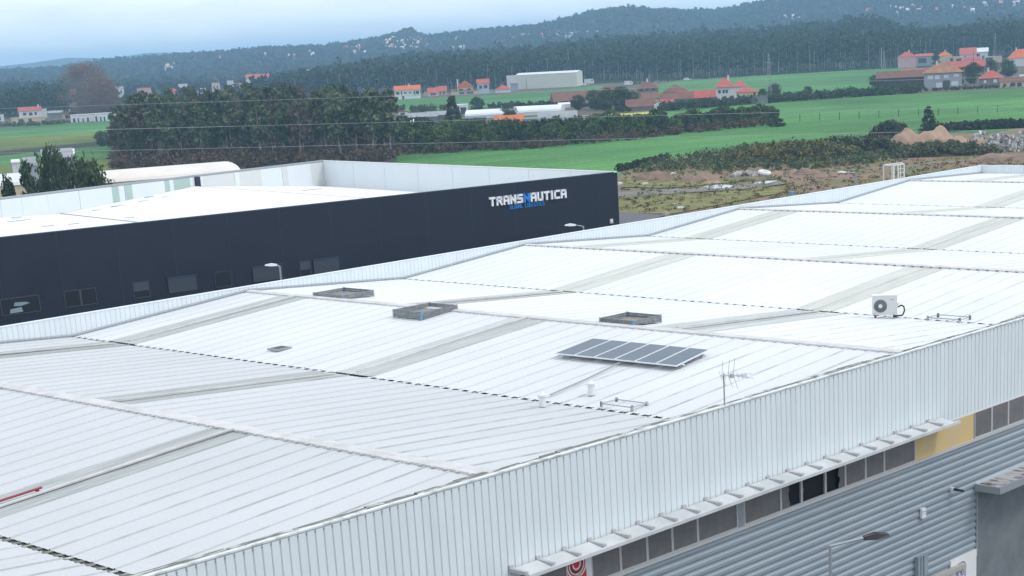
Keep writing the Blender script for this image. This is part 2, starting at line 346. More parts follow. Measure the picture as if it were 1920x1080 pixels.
AA, RR = np.meshgrid(azs, rads); X = RR*np.cos(AA); Y = RR*np.sin(AA); Zt = T(X, Y)
i = np.arange(len(rads)-1)[:, None]; j = np.arange(nA)[None, :]; j2 = (j+1) % nA
F = np.stack([i*nA+j, (i+1)*nA+j, (i+1)*nA+j2, i*nA+j2], -1).reshape(-1, 4)
V = np.stack([X, Y, Zt], -1).reshape(-1, 3)
mi = (np.repeat((rads[:-1] > 950).astype(int), nA))
g = link('ground', npmesh('ground', V, F, [M_EARTH, M_HILL], mi, True)); setp(g, 'open ground running back to wooded hills', kind='structure')

_sheets = [0]
def sheet(name, pts, m, z, label=None, res=None):
    _sheets[0] += 1; z = z+.006*_sheets[0]
    P = [G(*p) for p in pts]; b = MB(); b.add([(p[0], p[1], z) for p in P], [tuple(range(len(P)))])
    o = b.obj(name, m); setp(o, label, kind='structure'); return o
sheet('waste_ground', [(1100, 440), (1165, 321), (1240, 300), (1420, 264), (1700, 240), (1860, 240), (2050, 215), (2500, 215), (2500, 420), (1700, 420)], M_LOT, .02, 'mossy brown waste ground beside the warehouses')
sheet('grass_patch', [(1160, 400), (1160, 372), (1240, 366), (1330, 362), (1450, 350), (1480, 360), (1350, 385), (1260, 403)], M_MOSS, .12)
sheet('grass_patch', [(1165, 352), (1170, 334), (1290, 342), (1420, 338), (1330, 348), (1240, 354)], M_MOSS, .12)
sheet('asphalt_road', [(1120, 440), (1150, 400), (1165, 400), (1250, 405), (1190, 425), (1170, 450)], M_ASPH, .15)
rd = MB(); rd.box(20, 190, 72.2, 92, .0, .045); setp(rd.obj('road', M_ASPH), 'asphalt road between the two warehouses', kind='structure')
yd = MB(); yd.box(-10, 140, 2, 31.9, 0, .045); setp(yd.obj('pavement', M_YARD), 'concrete yard in front of the white warehouse', kind='structure')
sheet('gravel_track', [(1150, 375), (1150, 360), (1250, 357), (1380, 350), (1460, 342), (1480, 346), (1390, 357), (1280, 364), (1160, 374)], M_TRACK, .16)
sheet('green_field', [(600, 300), (620, 330), (1150, 345), (1165, 323), (1240, 303), (1420, 272), (1600, 268), (1740, 250), (1860, 250), (1920, 238), (2400, 218), (2400, 125), (1920, 166), (1640, 180), (1420, 194), (1250, 208), (1180, 214), (1100, 238), (1000, 268), (780, 288)], M_GREEN, .03, 'bright green field across the middle distance')
sheet('green_field', [(700, 212), (730, 187), (940, 178), (1010, 171), (1135, 161), (1160, 164), (1050, 192), (960, 201), (850, 206)], M_GREEN2, .03)
sheet('green_field', [(1215, 162), (1280, 152), (1450, 141), (1600, 132), (1720, 126), (1700, 150), (1650, 158), (1640, 172), (1440, 184), (1300, 184), (1220, 180)], M_GREEN2, .03)
sheet('green_field', [(-300, 262), (-300, 245), (0, 240), (216, 226), (225, 246), (0, 259), (-300, 275)], M_GREEN2, .03)
sheet('meadow', [(-300, 275), (0, 259), (225, 246), (225, 262), (0, 284), (-300, 310)], M_YELF, .03)
sheet('rough_strip', [(-300, 310), (0, 284), (225, 262), (225, 270), (0, 293), (-300, 322)], M_DSTRIP, .03)
sheet('green_field', [(-300, 322), (0, 293), (225, 270), (240, 292), (100, 302), (0, 311), (-300, 345)], M_GREEN, .03)
sheet('meadow', [(-300, 345), (0, 311), (100, 302), (240, 292), (260, 312), (0, 345), (-300, 380)], M_YELF, .03)
sheet('rape_patch', [(1118, 217), (1180, 213), (1230, 209), (1232, 213), (1180, 218), (1120, 222)], mat('yellow_rape', (.42, .40, .03), .9), .06, 'narrow strip of yellow flowers behind the hedge')
for q in ([(1318, 352), (1345, 349), (1375, 350), (1368, 355), (1330, 357)], [(1405, 347), (1440, 342), (1460, 341), (1440, 347)], [(1850, 296), (1880, 294), (1888, 297), (1856, 299)]):
    sheet('puddle', q, M_PUD, .15)

# ------------------------------------------------------------------ trees
rng = np.random.default_rng(7)
def leaf_cloud(rs, centres, radii, n_each, size, flat=.75):
    """leaf-sized quads spread in the shell of every clump"""
    k = len(centres)*n_each
    c = np.repeat(centres, n_each, 0); r = np.repeat(radii, n_each)
    d = rs.normal(size=(k, 3)); d /= np.linalg.norm(d, axis=1)[:, None]
    p = c+d*(r*(rs.uniform(.45, 1.08, k)))[:, None]*np.array([1, 1, flat])
    a = rs.normal(size=(k, 3)); a /= np.linalg.norm(a, axis=1)[:, None]
    b = np.cross(a, rs.normal(size=(k, 3))); b /= np.linalg.norm(b, axis=1)[:, None]
    s = size*rs.uniform(.55, 1.35, k)[:, None]
    V = np.stack([p-a*s-b*s*.6, p+a*s-b*s*.6, p+a*s*.7+b*s*.7, p-a*s*.8+b*s*.6], 1).reshape(-1, 3)
    return V, np.arange(k*4).reshape(-1, 4)
def crown_mesh(name, m, seed, h, r, base, n, ne, size, kind='round'):
    rs = np.random.default_rng(seed)
    t = rs.uniform(0, 1, n)
    if kind == 'cone': rad = r*(1-t*.85)+.1
    elif kind == 'tall': rad = r*np.sin(np.clip(t*.85+.15, 0, 1)*math.pi)**.6
    elif kind == 'umbrella': t = t**.4; rad = r*np.sqrt(np.clip(1-(t*.9)**4, 0, 1))
    else: rad = r*np.sqrt(np.clip(1-(2*t-1)**2, 0, 1))+.1
    an = rs.uniform(0, 2*math.pi, n); q = np.sqrt(rs.uniform(.12, 1, n))
    C = np.stack([np.cos(an)*rad*q, np.sin(an)*rad*q, base+(h-base)*t*.93], 1)
    R = rs.uniform(.20, .42, n)*r*(1.0 if kind != 'cone' else .8)
    V, F = leaf_cloud(rs, C, R, ne, size)
    return npmesh(name, V, F, m), C
def trunk_mesh(name, m, seed, h, r, C, base):
    rs = np.random.default_rng(seed+99); b = MB(); x = y = 0; z = 0; k = 5; pr = r; p = np.zeros(3)
    top = h*.86
    pts = [p]
    for q in range(1, k+1):
        pts.append(np.array([rs.normal(0, .012*h), rs.normal(0, .012*h), top*q/k]))
    for q in range(k): b.tube(pts[q], pts[q+1], r*(1-q/k*.8), r*(1-(q+1)/k*.8), 6, cap=False)
    for c in C[rs.choice(len(C), min(9, len(C)), replace=False)]:
        zz = min(max(c[2]-h*.14, base*.7), top*.95); t = zz/top*k; i_ = min(int(t), k-1); s = pts[i_]+(pts[i_+1]-pts[i_])*(t-i_)
        b.tube(s, c, r*.35, r*.1, 4, cap=False)
    return b.mesh(name, m)
TREES = {}
def tree_kind(key, leafm, barkm, h, r, base, n, ne, size, kind, tr=.22, variants=3):
    TREES[key] = []
    for v in range(variants):
        sd = abs(hash(key)) % 1 + sum(map(ord, key))*7+v*13
        cm, C = crown_mesh('crown', leafm, sd, h, r, base, n, ne, size, kind)
        TREES[key].append((cm, trunk_mesh('trunk', barkm, sd, h, tr, C, base), h))
tree_kind('euc', L_EUC, M_BARK, 16, 3.0, 5.6, 34, 36, .36, 'tall', .22, 4)
tree_kind('eucb', L_BRN, M_BARK, 15, 3.0, 4.4, 32, 34, .34, 'tall', .22, 2)
tree_kind('pine', L_PINE, M_BARKD, 15, 4.0, 6, 40, 40, .40, 'round', .28, 3)
tree_kind('bush', L_BUSH, M_BARKD, 4.5, 2.3, .3, 26, 30, .22, 'round', .10, 3)
tree_kind('bushd', L_BUSHD, M_BARKD, 4.5, 2.1, .2, 26, 30, .22, 'cone', .10, 3)
tree_kind('conifer', L_BUSHD, M_BARKD, 8, 2.6, .6, 60, 40, .16, 'cone', .16, 2)
tree_kind('oak', L_PINE, M_BARKD, 9, 4.5, 1.0, 90, 60, .19, 'round', .25, 2)
tree_kind('bare', L_TWIG, M_BARK, 24, 13, 3, 200, 90, .20, 'round', .6, 1)
tree_kind('shrub', L_BUSH, M_BARKD, 2.0, 1.4, .1, 14, 22, .15, 'round', .05, 2)
tcount = 0
def plant(key, p, h, rz=None, name='tree', label='', cat='tree', group=None, wide=1.0):
    global tcount
    cm, tm, h0 = TREES[key][tcount % len(TREES[key])]; tcount += 1
    s = h/h0
    o = empty(name, p, rng.uniform(0, 6.28) if rz is None else rz, label, cat, group); o.scale = (s*wide, s*wide, s)
    link('crown', cm, o); link('trunk', tm, o)
    return o
def in_poly(p, poly):
    x, y = p; c = False; n = len(poly)
    for a in range(n):
        x1, y1 = poly[a]; x2, y2 = poly[(a+1) % n]
        if (y1 > y) != (y2 > y) and x < (x2-x1)*(y-y1)/(y2-y1)+x1: c = not c
    return c
def scatter(poly_px, n, mind=0):
    P = [tuple(G(*q)[:2]) for q in poly_px]; A = np.array(P); lo, hi = A.min(0), A.max(0); outp = []
    for _ in range(n*60):
        if len(outp) >= n: break
        q = (rng.uniform(lo[0], hi[0]), rng.uniform(lo[1], hi[1]))
        if in_poly(q, P) and all((q[0]-s[0])**2+(q[1]-s[1])**2 > mind*mind for s in outp): outp.append(q)
    return outp
# the wood behind the dark warehouse
gw = 'tall trees of the dense wood'
for x, y in scatter([(212, 312), (480, 310), (735, 302), (712, 262), (500, 258), (235, 268)], 160, 2.9):
    u_ = rng.uniform(); D = math.hypot(x, y)
    px_ = float(px_of_az(math.atan2(y, x)))
    h = rng.uniform(.62, 1.07)*float(np.interp(px_, [215, 260, 330, 540, 600, 735], [12.5, 15.5, 15.2, 15.8, 14.5, 14.0]))
    if u_ < .5: plant('euc', (x, y, 0), h, name='eucalyptus_tree', label='grey-green eucalyptus in the dense wood behind the dark warehouse', group=gw)
    elif u_ < .74: plant('pine', (x, y, 0), h*.97, name='pine_tree', label='dark round-crowned tree in the dense wood behind the dark warehouse', group=gw, wide=.85)
    else: plant('eucb', (x, y, 0), h*.95, name='eucalyptus_tree', label='brownish thin-crowned tree in the dense wood behind the dark warehouse', group=gw)
sheet('forest_floor', [(205, 316), (480, 313), (745, 305), (722, 262), (500, 256), (230, 262)], mat('leaf_litter', (.07, .05, .035), 1, c2=(.035, .03, .02), scale=.3, coord='World'), .06)
P = scatter([(205, 316), (480, 313), (745, 305), (722, 262), (500, 256), (230, 262)], 1200)
WOODP = P
# young trees along the hedge
gh = 'shrubby young trees of the field hedge'
hb = [(740, 292), (860, 287), (1000, 281), (1120, 270), (1250, 256), (1350, 245), (1450, 236)]
hpx = np.array(hb, float)
for k in range(150):
    px_ = 735+718*k/149+rng.uniform(-3, 3); by = float(np.interp(px_, hpx[:, 0], hpx[:, 1]))-rng.uniform(3, 22 if px_ < 1150 else 13)
    p = G(px_, by); h = float(np.interp(px_, [740, 900, 1150, 1300, 1450], [6.0, 5.2, 4.4, 4.2, 3.8]))*rng.uniform(.7, 1.25)
    key = 'bushd' if rng.uniform() < .5 else 'bush'
    plant(key, (p[0], p[1], 0), h, name='young_tree', label='bushy young tree in the long hedge beside the green field', group=gh)
p = G(852, 262); plant('conifer', (p[0], p[1], 0), 11.5, name='tall_tree', label='tall dark narrow tree in front of the white portico', wide=.75)
p = G(1452, 238); plant('bushd', (p[0], p[1], 0), 4.6, name='hedge_end_tree', label='dark rounded bush closing the right end of the hedge', wide=1.2)
for k, (a, b_, h) in enumerate([(735, 300, 15), (705, 302, 15.5), (722, 296, 13)]):
    p = G(a, b_); plant('euc', (p[0], p[1], 0), h, name='eucalyptus_tree', label='eucalyptus on the right edge of the dense wood', group='trees on the right edge of the wood')
# garden trees in the village
for a, b_, h, key, lb in [(955, 224, 5, 'oak', 'dark tree just behind the orange roofed house'), (895, 212, 5.5, 'oak', 'dark tree beside the white portico building'), (1115, 205, 6.5, 'oak', 'large dark tree below the brown tiled farm'),
        (1140, 206, 7, 'oak', 'spreading dark tree beside the small gabled chapel'), (1085, 206, 5, 'oak', 'dark tree at the end of the long white tunnel'), (1165, 207, 7.5, 'oak', 'broad olive tree below the brown roofs'), (1185, 205, 6, 'oak', 'dark tree beside the old barn'),
        (1755, 124, 9, 'conifer', 'dark cone tree right of the pink house'), (1800, 163, 7, 'conifer', 'dark conifer beside the blue-grey house'), (1825, 157, 7.5, 'oak', 'green tree between the two hipped houses'),
        (1890, 145, 7, 'oak', 'dark tree above the low tiled shed'), (1860, 140, 6, 'oak', 'tree behind the brown hipped cottage'), (1640, 163, 4.5, 'oak', 'round bush at the end of the stone farm wall'), (1655, 163, 3.5, 'oak', 'small bush before the stone farm wall'),
        (1452, 184, 5, 'oak', 'bush beside the lattice pylon'), (1430, 186, 3.5, 'oak', 'low bush behind the cream annexe'), (1515, 181, 3.5, 'oak', 'low bush on the lane edge'), (1740, 252, 6, 'conifer', 'lone small conifer beyond the soil heap'),
        (192, 275, 4.5, 'oak', 'lone round tree in the yellow meadow'), (222, 285, 7, 'oak', 'tree on the left tip of the dense wood'), (138, 226, 4, 'oak', 'bush in front of the low white row'), (220, 218, 11, 'conifer', 'dark conifer right of the bare tree'), (213, 219, 8, 'conifer', 'second dark conifer right of the bare tree')]:
    p = G(a, b_); plant(key, (p[0], p[1], 0), h, name='garden_tree', label=lb)
p = G(172, 224); plant('bare', (p[0], p[1], 0), 25, name='bare_tree', label='huge leafless reddish tree behind the white houses', wide=.95)
p = G(197, 222); plant('bare', (p[0], p[1], 0), 17, name='bare_tree', label='smaller leafless tree right of the huge one')
# near trees at the left, beyond the dark warehouse parapet
for a, top_, D, key, lb, wd in [(92, 289, 215, 'oak', 'round green tree beside the grey sheds', .36), (150, 303, 222, 'oak', 'low broad olive tree beside the arched roof', .60), (45, 300, 212, 'conifer', 'dark spiky tree left of the round tree', .48),
        (12, 334, 200, 'conifer', 'small cone tree at the left edge of the picture', .45), (172, 314, 226, 'oak', 'small tree touching the arched roof', .36)]:
    p = OD(a, top_, D); plant(key, (p[0], p[1], 0), float(p[2])*1.03, name='broad_tree' if key == 'oak' else 'conifer_tree', label=lb, wide=wd)

def mass(name, pts, hs, ws, leafm, ne, size, seed, label, barkm=None, nclump=5, flat=1.0, trunk=True):
    """many plants that nobody could count, one mesh"""
    rs = np.random.default_rng(seed); pts = np.array(pts, float); hs = np.array(hs); ws = np.array(ws); k = len(pts)
    t = rs.uniform(.28, .95, (k, nclump)); an = rs.uniform(0, 6.28, (k, nclump)); q = np.sqrt(rs.uniform(0, 1, (k, nclump)))*.8*np.sin(np.clip(t, 0, 1)*2.6+.35)
    C = np.stack([pts[:, 0:1]+np.cos(an)*q*ws[:, None], pts[:, 1:2]+np.sin(an)*q*ws[:, None], pts[:, 2:3]+t*hs[:, None]], -1).reshape(-1, 3)
    R = (np.repeat(ws, nclump)*rs.uniform(.40, .75, k*nclump))
    V, F = leaf_cloud(rs, C, R, ne, size, flat)
    mats = [leafm]; mi = np.zeros(len(F))
    if trunk and barkm:
        rr = np.repeat(hs[:, None]*.009+.05, 3, 1); a3 = np.array([0, 2.1, 4.2])
        B = np.stack([pts[:, 0:1]+np.cos(a3)*rr, pts[:, 1:2]+np.sin(a3)*rr, pts[:, 2:3]+0*rr-.5], -1)
        Tt = np.stack([pts[:, 0:1]+np.cos(a3)*rr*.5, pts[:, 1:2]+np.sin(a3)*rr*.5, pts[:, 2:3]+0*rr+hs[:, None]*.8], -1)
        TV = np.concatenate([B, Tt], 1).reshape(-1, 3); o6 = (np.arange(k)*6)[:, None, None]+len(V)
        TF = (np.array([[0, 1, 4, 3], [1, 2, 5, 4], [2, 0, 3, 5]])[None]+o6).reshape(-1, 4)
        V = np.concatenate([V, TV]); F = np.concatenate([F, TF]); mi = np.concatenate([mi, np.ones(len(TF))]); mats.append(barkm)
    o = link(name, npmesh(name, V, F, mats, mi)); setp(o, label, kind='stuff'); return o
def polar_pts(px0, px1, d0, d1, n, seed, bias=1.0):
    rs = np.random.default_rng(seed); px = rs.uniform(px0, px1, n); D = d0+(d1-d0)*rs.uniform(0, 1, n)**bias
    a = np.interp(px, _pxs, _az); x = D*np.cos(a); y = D*np.sin(a); return np.stack([x, y, T(x, y)], 1), px, D
# forest belt
pts, px, D = polar_pts(470, 2150, 0, 1, 5200, 3, 1.25)
edge = np.interp(px, [470, 560, 740, 940, 1100, 1290, 1450, 1600, 1700, 1780, 1930, 2150], [1060, 1050, 1010, 1010, 1075, 1030, 1060, 1060, 1090, 1180, 1150, 1150])
rs = np.random.default_rng(5); u_ = rs.uniform(0, 1, len(px))**1.15; D = edge+u_*(1640-edge); a = np.interp(px, _pxs, _az)
x = D*np.cos(a); y = D*np.sin(a); pts = np.stack([x, y, T(x, y)], 1)
hh = np.interp(px, [470, 650, 1000, 1600], [10, 16, 17.5, 19])*rs.uniform(.72, 1.08, len(px)); hh = np.where(rs.uniform(size=len(px)) < .04, hh*1.22, hh)
mass('forest', pts, hh, hh*.26*rs.uniform(.8, 1.2, len(px)), L_FAR, 9, .95, 11, 'dense dark forest along the far edge of the fields', M_BARK, 6)
# sparse woods at the left, mixed with the houses
pts, px, D = polar_pts(-300, 520, 1010, 1650, 900, 4)
rs = np.random.default_rng(6); D_ = np.hypot(pts[:, 0], pts[:, 1]); kp = (px < 118) | (D_ > 1380) | (rs.uniform(size=len(px)) < .22); pts = pts[kp]; px = px[kp]; hh = rs.uniform(5, 9, len(px)); hh = np.where(px < 115, hh*1.5, hh)
mass('woodland', pts, hh, hh*.34, L_FAR, 9, .8, 12, 'scattered dark trees among far houses', M_BARKD, 6)
pts, px, D = polar_pts(-350, 118, 960, 1080, 110, 14)
rs = np.random.default_rng(16); hh = rs.uniform(11, 17, len(px))*np.interp(px, [-300, 0, 60, 118], [.8, .8, 1.05, .85])
mass('tree_belt', pts, hh, hh*.34, L_FAR, 14, .75, 17, 'belt of dark trees behind the pink roofed house', M_BARKD, 9)
# hillside woods
pts, px, D = polar_pts(-900, 2700, 1750, 3120, 17000, 8, .70)
rs = np.random.default_rng(9); hh = rs.uniform(5, 10, len(px))
mass('hill_forest', pts, hh, hh*.5, L_FAR, 3, 2.4, 13, 'blue wooded hillside', None, 3, trunk=False)
a = np.interp(np.linspace(-200, 2100, 900)+rng.uniform(-2, 2, 900), _pxs, _az); Dd = D2+rng.uniform(-60, 40, 900)
pts = np.stack([Dd*np.cos(a), Dd*np.sin(a), T(Dd*np.cos(a), Dd*np.sin(a))], 1); hh = rng.uniform(5, 11, 900)
mass('ridge_trees', pts, hh, hh*.45, L_FAR, 7, 2.0, 15, 'trees standing along the hill crest', None, 3, trunk=False)
gp = 'tall pines on the hill crest'
for px_ in [740, 748, 755, 762, 769, 773, 778, 786, 792, 800]:
    a = az_of(px_); q = (D2*math.cos(a), D2*math.sin(a)); plant('pine', (q[0], q[1], float(T(*q))), 11+8*math.exp(-((px_-770)/16)**2)+rng.uniform(0, 3), name='hilltop_pine', label='tall pine standing up from the far hill crest', group=gp, wide=1.3)
# undergrowth along hedge and wood
P = [G(a, b_) for a, b_ in [(x_, float(np.interp(x_, hpx[:, 0], hpx[:, 1]))-rng.uniform(0, 9)) for x_ in rng.uniform(740, 1452, 420)]]
mass('undergrowth', [(p[0], p[1], 0) for p in P], rng.uniform(.8, 2.2, 420), rng.uniform(1, 1.8, 420), L_DRY, 12, .22, 21, 'brown undergrowth along the foot of the hedge', None, 3, trunk=False)
P = WOODP
mass('undergrowth', [(p[0], p[1], 0) for p in P], rng.uniform(1.2, 3.6, len(P)), rng.uniform(1, 2, len(P)), L_DRY, 9, .33, 23, 'brown undergrowth inside the dense wood', None, 3, trunk=False)
P = scatter([(205, 318), (480, 316), (740, 306), (735, 296), (480, 302), (212, 306)], 380)
mass('undergrowth', [(p[0], p[1], 0) for p in P], rng.uniform(1, 3.2, len(P)), rng.uniform(1, 2, len(P)), L_DRY, 12, .25, 22, 'brown undergrowth along the foot of the wood', None, 3, trunk=False)
# hedge lines behind fields
for nm, line, hgt, lm, n_, lb in [('lane_hedge', [(1240, 210), (1420, 195), (1640, 180), (1730, 174)], 2.6, L_BUSHD, 520, 'dark clipped hedge along the lane before the houses'),
        ('lane_hedge', [(1730, 172), (1920, 163), (2100, 156)], 1.0, L_BUSHD, 160, 'low hedge edge before the blue-grey house'),
        ('field_hedge', [(-100, 240), (60, 237), (130, 232)], 1.6, L_SCRUB, 160, 'rough hedge between field and left houses'),
        ('field_hedge', [(915, 203), (1060, 200), (1180, 212)], 1.8, L_BUSHD, 150, 'dark bushes above the long white tunnel'),
        ('field_hedge', [(735, 212), (850, 209)], 2.4, L_BUSH, 60, 'bushes along the low grey sheds'),
        ('field_hedge', [(1180, 160), (1290, 150), (1640, 130)], .8, L_BUSHD, 200, 'low brush along the forest edge'),
        ('field_hedge', [(1740, 250), (1790, 247), (1860, 243), (1920, 240)], 1.7, L_BUSHD, 170, 'dark brambles at the near edge of the green field'),
        ('field_hedge', [(1160, 323), (1200, 313), (1250, 302)], 1.1, L_BUSHD, 130, 'dark brambles right of the navy warehouse')]:
    L_ = np.array(line, float); xs_ = rng.uniform(L_[0, 0], L_[-1, 0], n_)
    P = [G(a, float(np.interp(a, L_[:, 0], L_[:, 1]))-rng.uniform(0, 1.5)) for a in xs_]
    mass(nm, [(p[0], p[1], 0) for p in P], hgt*rng.uniform(.6, 1.15, n_), hgt*.5*rng.uniform(.8, 1.2, n_), lm, 16, .26 if hgt > 1.2 else .2, 30+n_, lb, None, 3, trunk=False)

# ------------------------------------------------------------------ waste ground: banks, heaps, rubble
def mound(name, px, py, wpx, hm, m, seed, depth=.6, label='', cat='mound', group=None, plants=None):
    c = G(px, py); D = math.hypot(c[0], c[1]); W_ = wpx*D/FOC; rs = np.random.default_rng(seed)
    nu, nv = 44, 22; U, Vv = np.meshgrid(np.linspace(-1, 1, nu), np.linspace(-1, 1, nv))
    ph = rs.uniform(0, 6.28, 8)
    H = np.clip(1-(U**2+Vv**2), 0, 1)**1.0*(.85+.18*np.sin(U*4+ph[0])*np.cos(Vv*4+ph[1])+.11*np.sin(U*9+ph[2]+Vv*6)+.06*np.sin(U*19+ph[3]+Vv*15)+.04*np.sin(U*37+Vv*8+ph[4]))
    H = np.minimum(H, .62+.12*np.sin(U*6+ph[5])+.05*np.sin(U*17+ph[6]))
    H = H*hm*(1+.03*rs.normal(size=H.shape))-.05
    V = np.stack([U*W_/2, Vv*W_*depth/2, H], -1).reshape(-1, 3)
    i_ = np.arange(nv-1)[:, None]; j_ = np.arange(nu-1)[None]
    F = np.stack([i_*nu+j_, i_*nu+j_+1, (i_+1)*nu+j_+1, (i_+1)*nu+j_], -1).reshape(-1, 4)
    o = link(name, npmesh(name, V, F, m, None, True), loc=(c[0], c[1], 0), rz=facing(c)); setp(o, label, cat, group)
    return o, W_
bank_specs = [(1490, 300, 260, 2.6, 1.0, 'long scrub covered bank at the field edge'), (1590, 292, 220, 2.6, .8, 'scrub covered bank before the soil heap'), (1668, 266, 80, 3.6, .6, 'dark scrub bank beside the orange soil heap'), (1770, 292, 190, 1.5, .5, 'low green bank before the rubble')]
for k, (a, b_, wp, hm, dp, lb) in enumerate(bank_specs):
    o, W_ = mound('bank', a, b_, wp, hm, M_EARTH, 50+k, dp*.55, lb, 'bank'); o['kind'] = 'structure'
    c = G(a, b_); rz = facing(c); n_ = int(wp*2.2); uu = rng.uniform(-1, 1, n_); vv = rng.uniform(-1, 1, n_); ok = (uu**2+vv**2) < 1; uu = uu[ok]; vv = vv[ok]
    lx = uu*W_/2; ly = vv*W_*dp*.55/2; zz = np.clip(1-(uu**2+vv**2), 0, 1)**.8*hm*.9
    P = np.stack([c[0]+lx*math.cos(rz)-ly*math.sin(rz), c[1]+lx*math.sin(rz)+ly*math.cos(rz), zz], 1)
    h2 = len(P)//2
    mass('scrub', P[:h2], rng.uniform(.3, 1.3, h2), rng.uniform(.4, 1.1, h2), L_SCRUB, 14, .17, 60+k, 'grey-green scrub on the bank', None, 3, trunk=False)
    mass('scrub', P[h2:], rng.uniform(.3, 1.1, len(P)-h2), rng.uniform(.4, 1.1, len(P)-h2), [L_SCRUB2, L_BUSHD, L_BUSHD, L_SCRUB][k], 14, .17, 70+k, 'mixed scrub on the bank', None, 3, trunk=False)
for k, (a, b_, wp, hm, m, dp, lb) in enumerate([(1225, 337, 84, 1.9, M_SOIL, .6, 'reddish earth heap closest to the navy warehouse'), (1312, 338, 84, 1.5, M_SOIL, .6, 'low reddish earth heap left of the tyre'), (1416, 321, 40, 1.0, M_SOIL, .6, 'small earth heap behind the white tyre'), (1452, 329, 38, 1.1, M_SAND, .7, 'yellowish earth heap right of the white tyre'),
        (1490, 326, 30, 1.1, M_SAND, .8, 'pale boulder-like heap before the scrub bank'), (1514, 327, 54, 1.5, M_SOIL, .7, 'pinkish earth heap below the scrub bank'), (1335, 345, 40, .8, M_SAND, .5, 'flat orange spoil patch'), (1728, 280, 150, 5.6, M_SAND, .6, 'tall orange soil heap'), (1800, 283, 190, 3.4, M_SAND, .5, 'long soil heap running to the rubble'), (1880, 300, 120, 1.6, M_SOIL, .6, 'brown soil heap below the rubble')]):
    mound('earth_heap', a, b_, wp, hm, m, 90+k, dp, lb, 'earth heap', 'earth heaps on the waste ground')
def rubble(name, px, py, wpx, hm, n, seed, label):
    c = G(px, py); D = math.hypot(c[0], c[1]); W_ = wpx*D/FOC; rs = np.random.default_rng(seed); b = MB()
    for _ in range(n):
        u1, v1 = rs.uniform(-1, 1, 2)
        if u1*u1+v1*v1 > 1: continue
        s = rs.uniform(.25, .95); z = (1-(u1*u1+v1*v1))*hm*rs.uniform(.6, 1)
        q = np.array([u1*W_/2, v1*W_*.22, z]); R = np.array(mathutils.Euler(rs.uniform(0, 6, 3)).to_matrix())
        vs = (np.array([(x_, y_, z_) for x_ in (-1, 1) for y_ in (-1, 1) for z_ in (-1, 1)])*np.array([s, s*rs.uniform(.4, 1), s*rs.uniform(.15, .6)])*.6)@R.T+q
        b.add(vs, [(0, 1, 3, 2), (4, 6, 7, 5), (0, 4, 5, 1), (2, 3, 7, 6), (0, 2, 6, 4), (1, 5, 7, 3)])
    o = b.obj(name, M_RUB, loc=(c[0], c[1], 0), rz=facing(c)); setp(o, label, kind='stuff')
P = scatter([(1175, 324), (1260, 303), (1400, 276), (1600, 272), (1690, 258), (1705, 300), (1500, 320), (1300, 321)], 900); h2 = 520
mass('scrub', [(p[0], p[1], 0) for p in P[:h2]], rng.uniform(.3, 1.5, h2), rng.uniform(.5, 1.4, h2), L_SCRUB, 13, .15, 91, 'low grey-green scrub between field and waste ground', None, 3, trunk=False)
mass('scrub', [(p[0], p[1], 0) for p in P[h2:]], rng.uniform(.3, 1.2, len(P)-h2), rng.uniform(.5, 1.2, len(P)-h2), L_BUSH, 13, .15, 92, 'low green scrub between field and waste ground', None, 3, trunk=False)
rubble('rubble', 1880, 284, 90, 3.4, 300, 1, 'pile of pale broken concrete')
rubble('rubble', 1935, 276, 70, 3.8, 200, 2, 'pile of pale broken concrete further right')
rubble('rubble', 1838, 268, 40, 2.2, 90, 3, 'scattered pale concrete on the soil heap')
rubble('rubble', 1400, 330, 60, .5, 26, 4, 'scattered pale stones beside the tyre')
for k, (n_, lm, sz, lb) in enumerate([(420, L_SCRUB2, .09, 'olive grass tufts on the waste ground'), (420, L_DRY, .09, 'dry brown weeds on the waste ground'), (120, L_SCRUB, .13, 'grey-green weeds on the waste ground')]):
    P = scatter([(1160, 400), (1165, 325), (1300, 318), (1500, 318), (1700, 300), (1930, 290), (1930, 330), (1600, 365), (1260, 402)], n_)
    mass('weeds', [(p[0], p[1], 0) for p in P], rng.uniform(.15, .5, len(P)), rng.uniform(.3, 1.0, len(P)), lm, 8, sz, 80+k, lb, None, 2, .4, trunk=False)
c = G(1433, 331); b = MB(); R1, R2 = .78, .32
for q in range(20):
    a0 = 6.2832*q/20; a1 = 6.2832*(q+1)/20
    for s in range(8):
        b0 = 6.2832*s/8; b1 = 6.2832*(s+1)/8
        f = lambda A_, B_: (math.cos(A_)*(R1+R2*math.cos(B_)), math.sin(A_)*(R1+R2*math.cos(B_)), R2+R2*math.sin(B_))
        b.quad(f(a0, b0), f(a1, b0), f(a1, b1), f(a0, b1))
o = b.obj('tyre', M_WHITE, loc=(c[0], c[1], .02)); o.rotation_euler = (math.radians(14), 0, 0); o.location.z = .3
setp(o, 'big white painted tyre lying on the waste ground', 'tyre')
for k, (a, b_, wx, m, lb) in enumerate([(1210, 347, .9, M_WHITE, 'small white slab in the moss near the navy warehouse'), (1276, 393, .9, M_WHITE, 'white box lying on the mossy patch'), (1249, 403, .8, M_LCONC, 'pale block at the asphalt edge'), (1485, 364, 1.0, M_BLUE, 'blue plastic crate on brown ground'), (1265, 387, .7, M_LCONC, 'dull block in the moss'),
        (1262, 328, 1.3, M_WHITE, 'white drum between the two earth heaps'), (1868, 296, 4.6, M_WHITE, 'long white sheet lying on the dark mud'), (1162, 346, .9, M_WHITE, 'white slab close to the corner of the navy warehouse')]):
    c = G(a, b_); b = MB(); b.box(-wx/2, wx/2, -.35, .35, 0, .30); b.box(-wx/2+.06, wx/2-.06, -.29, .29, .30, .38)
    setp(b.obj('discarded_block' if k != 3 else 'crate', m, loc=(c[0], c[1], 0), rz=facing(c)+.3*k), lb, 'debris')
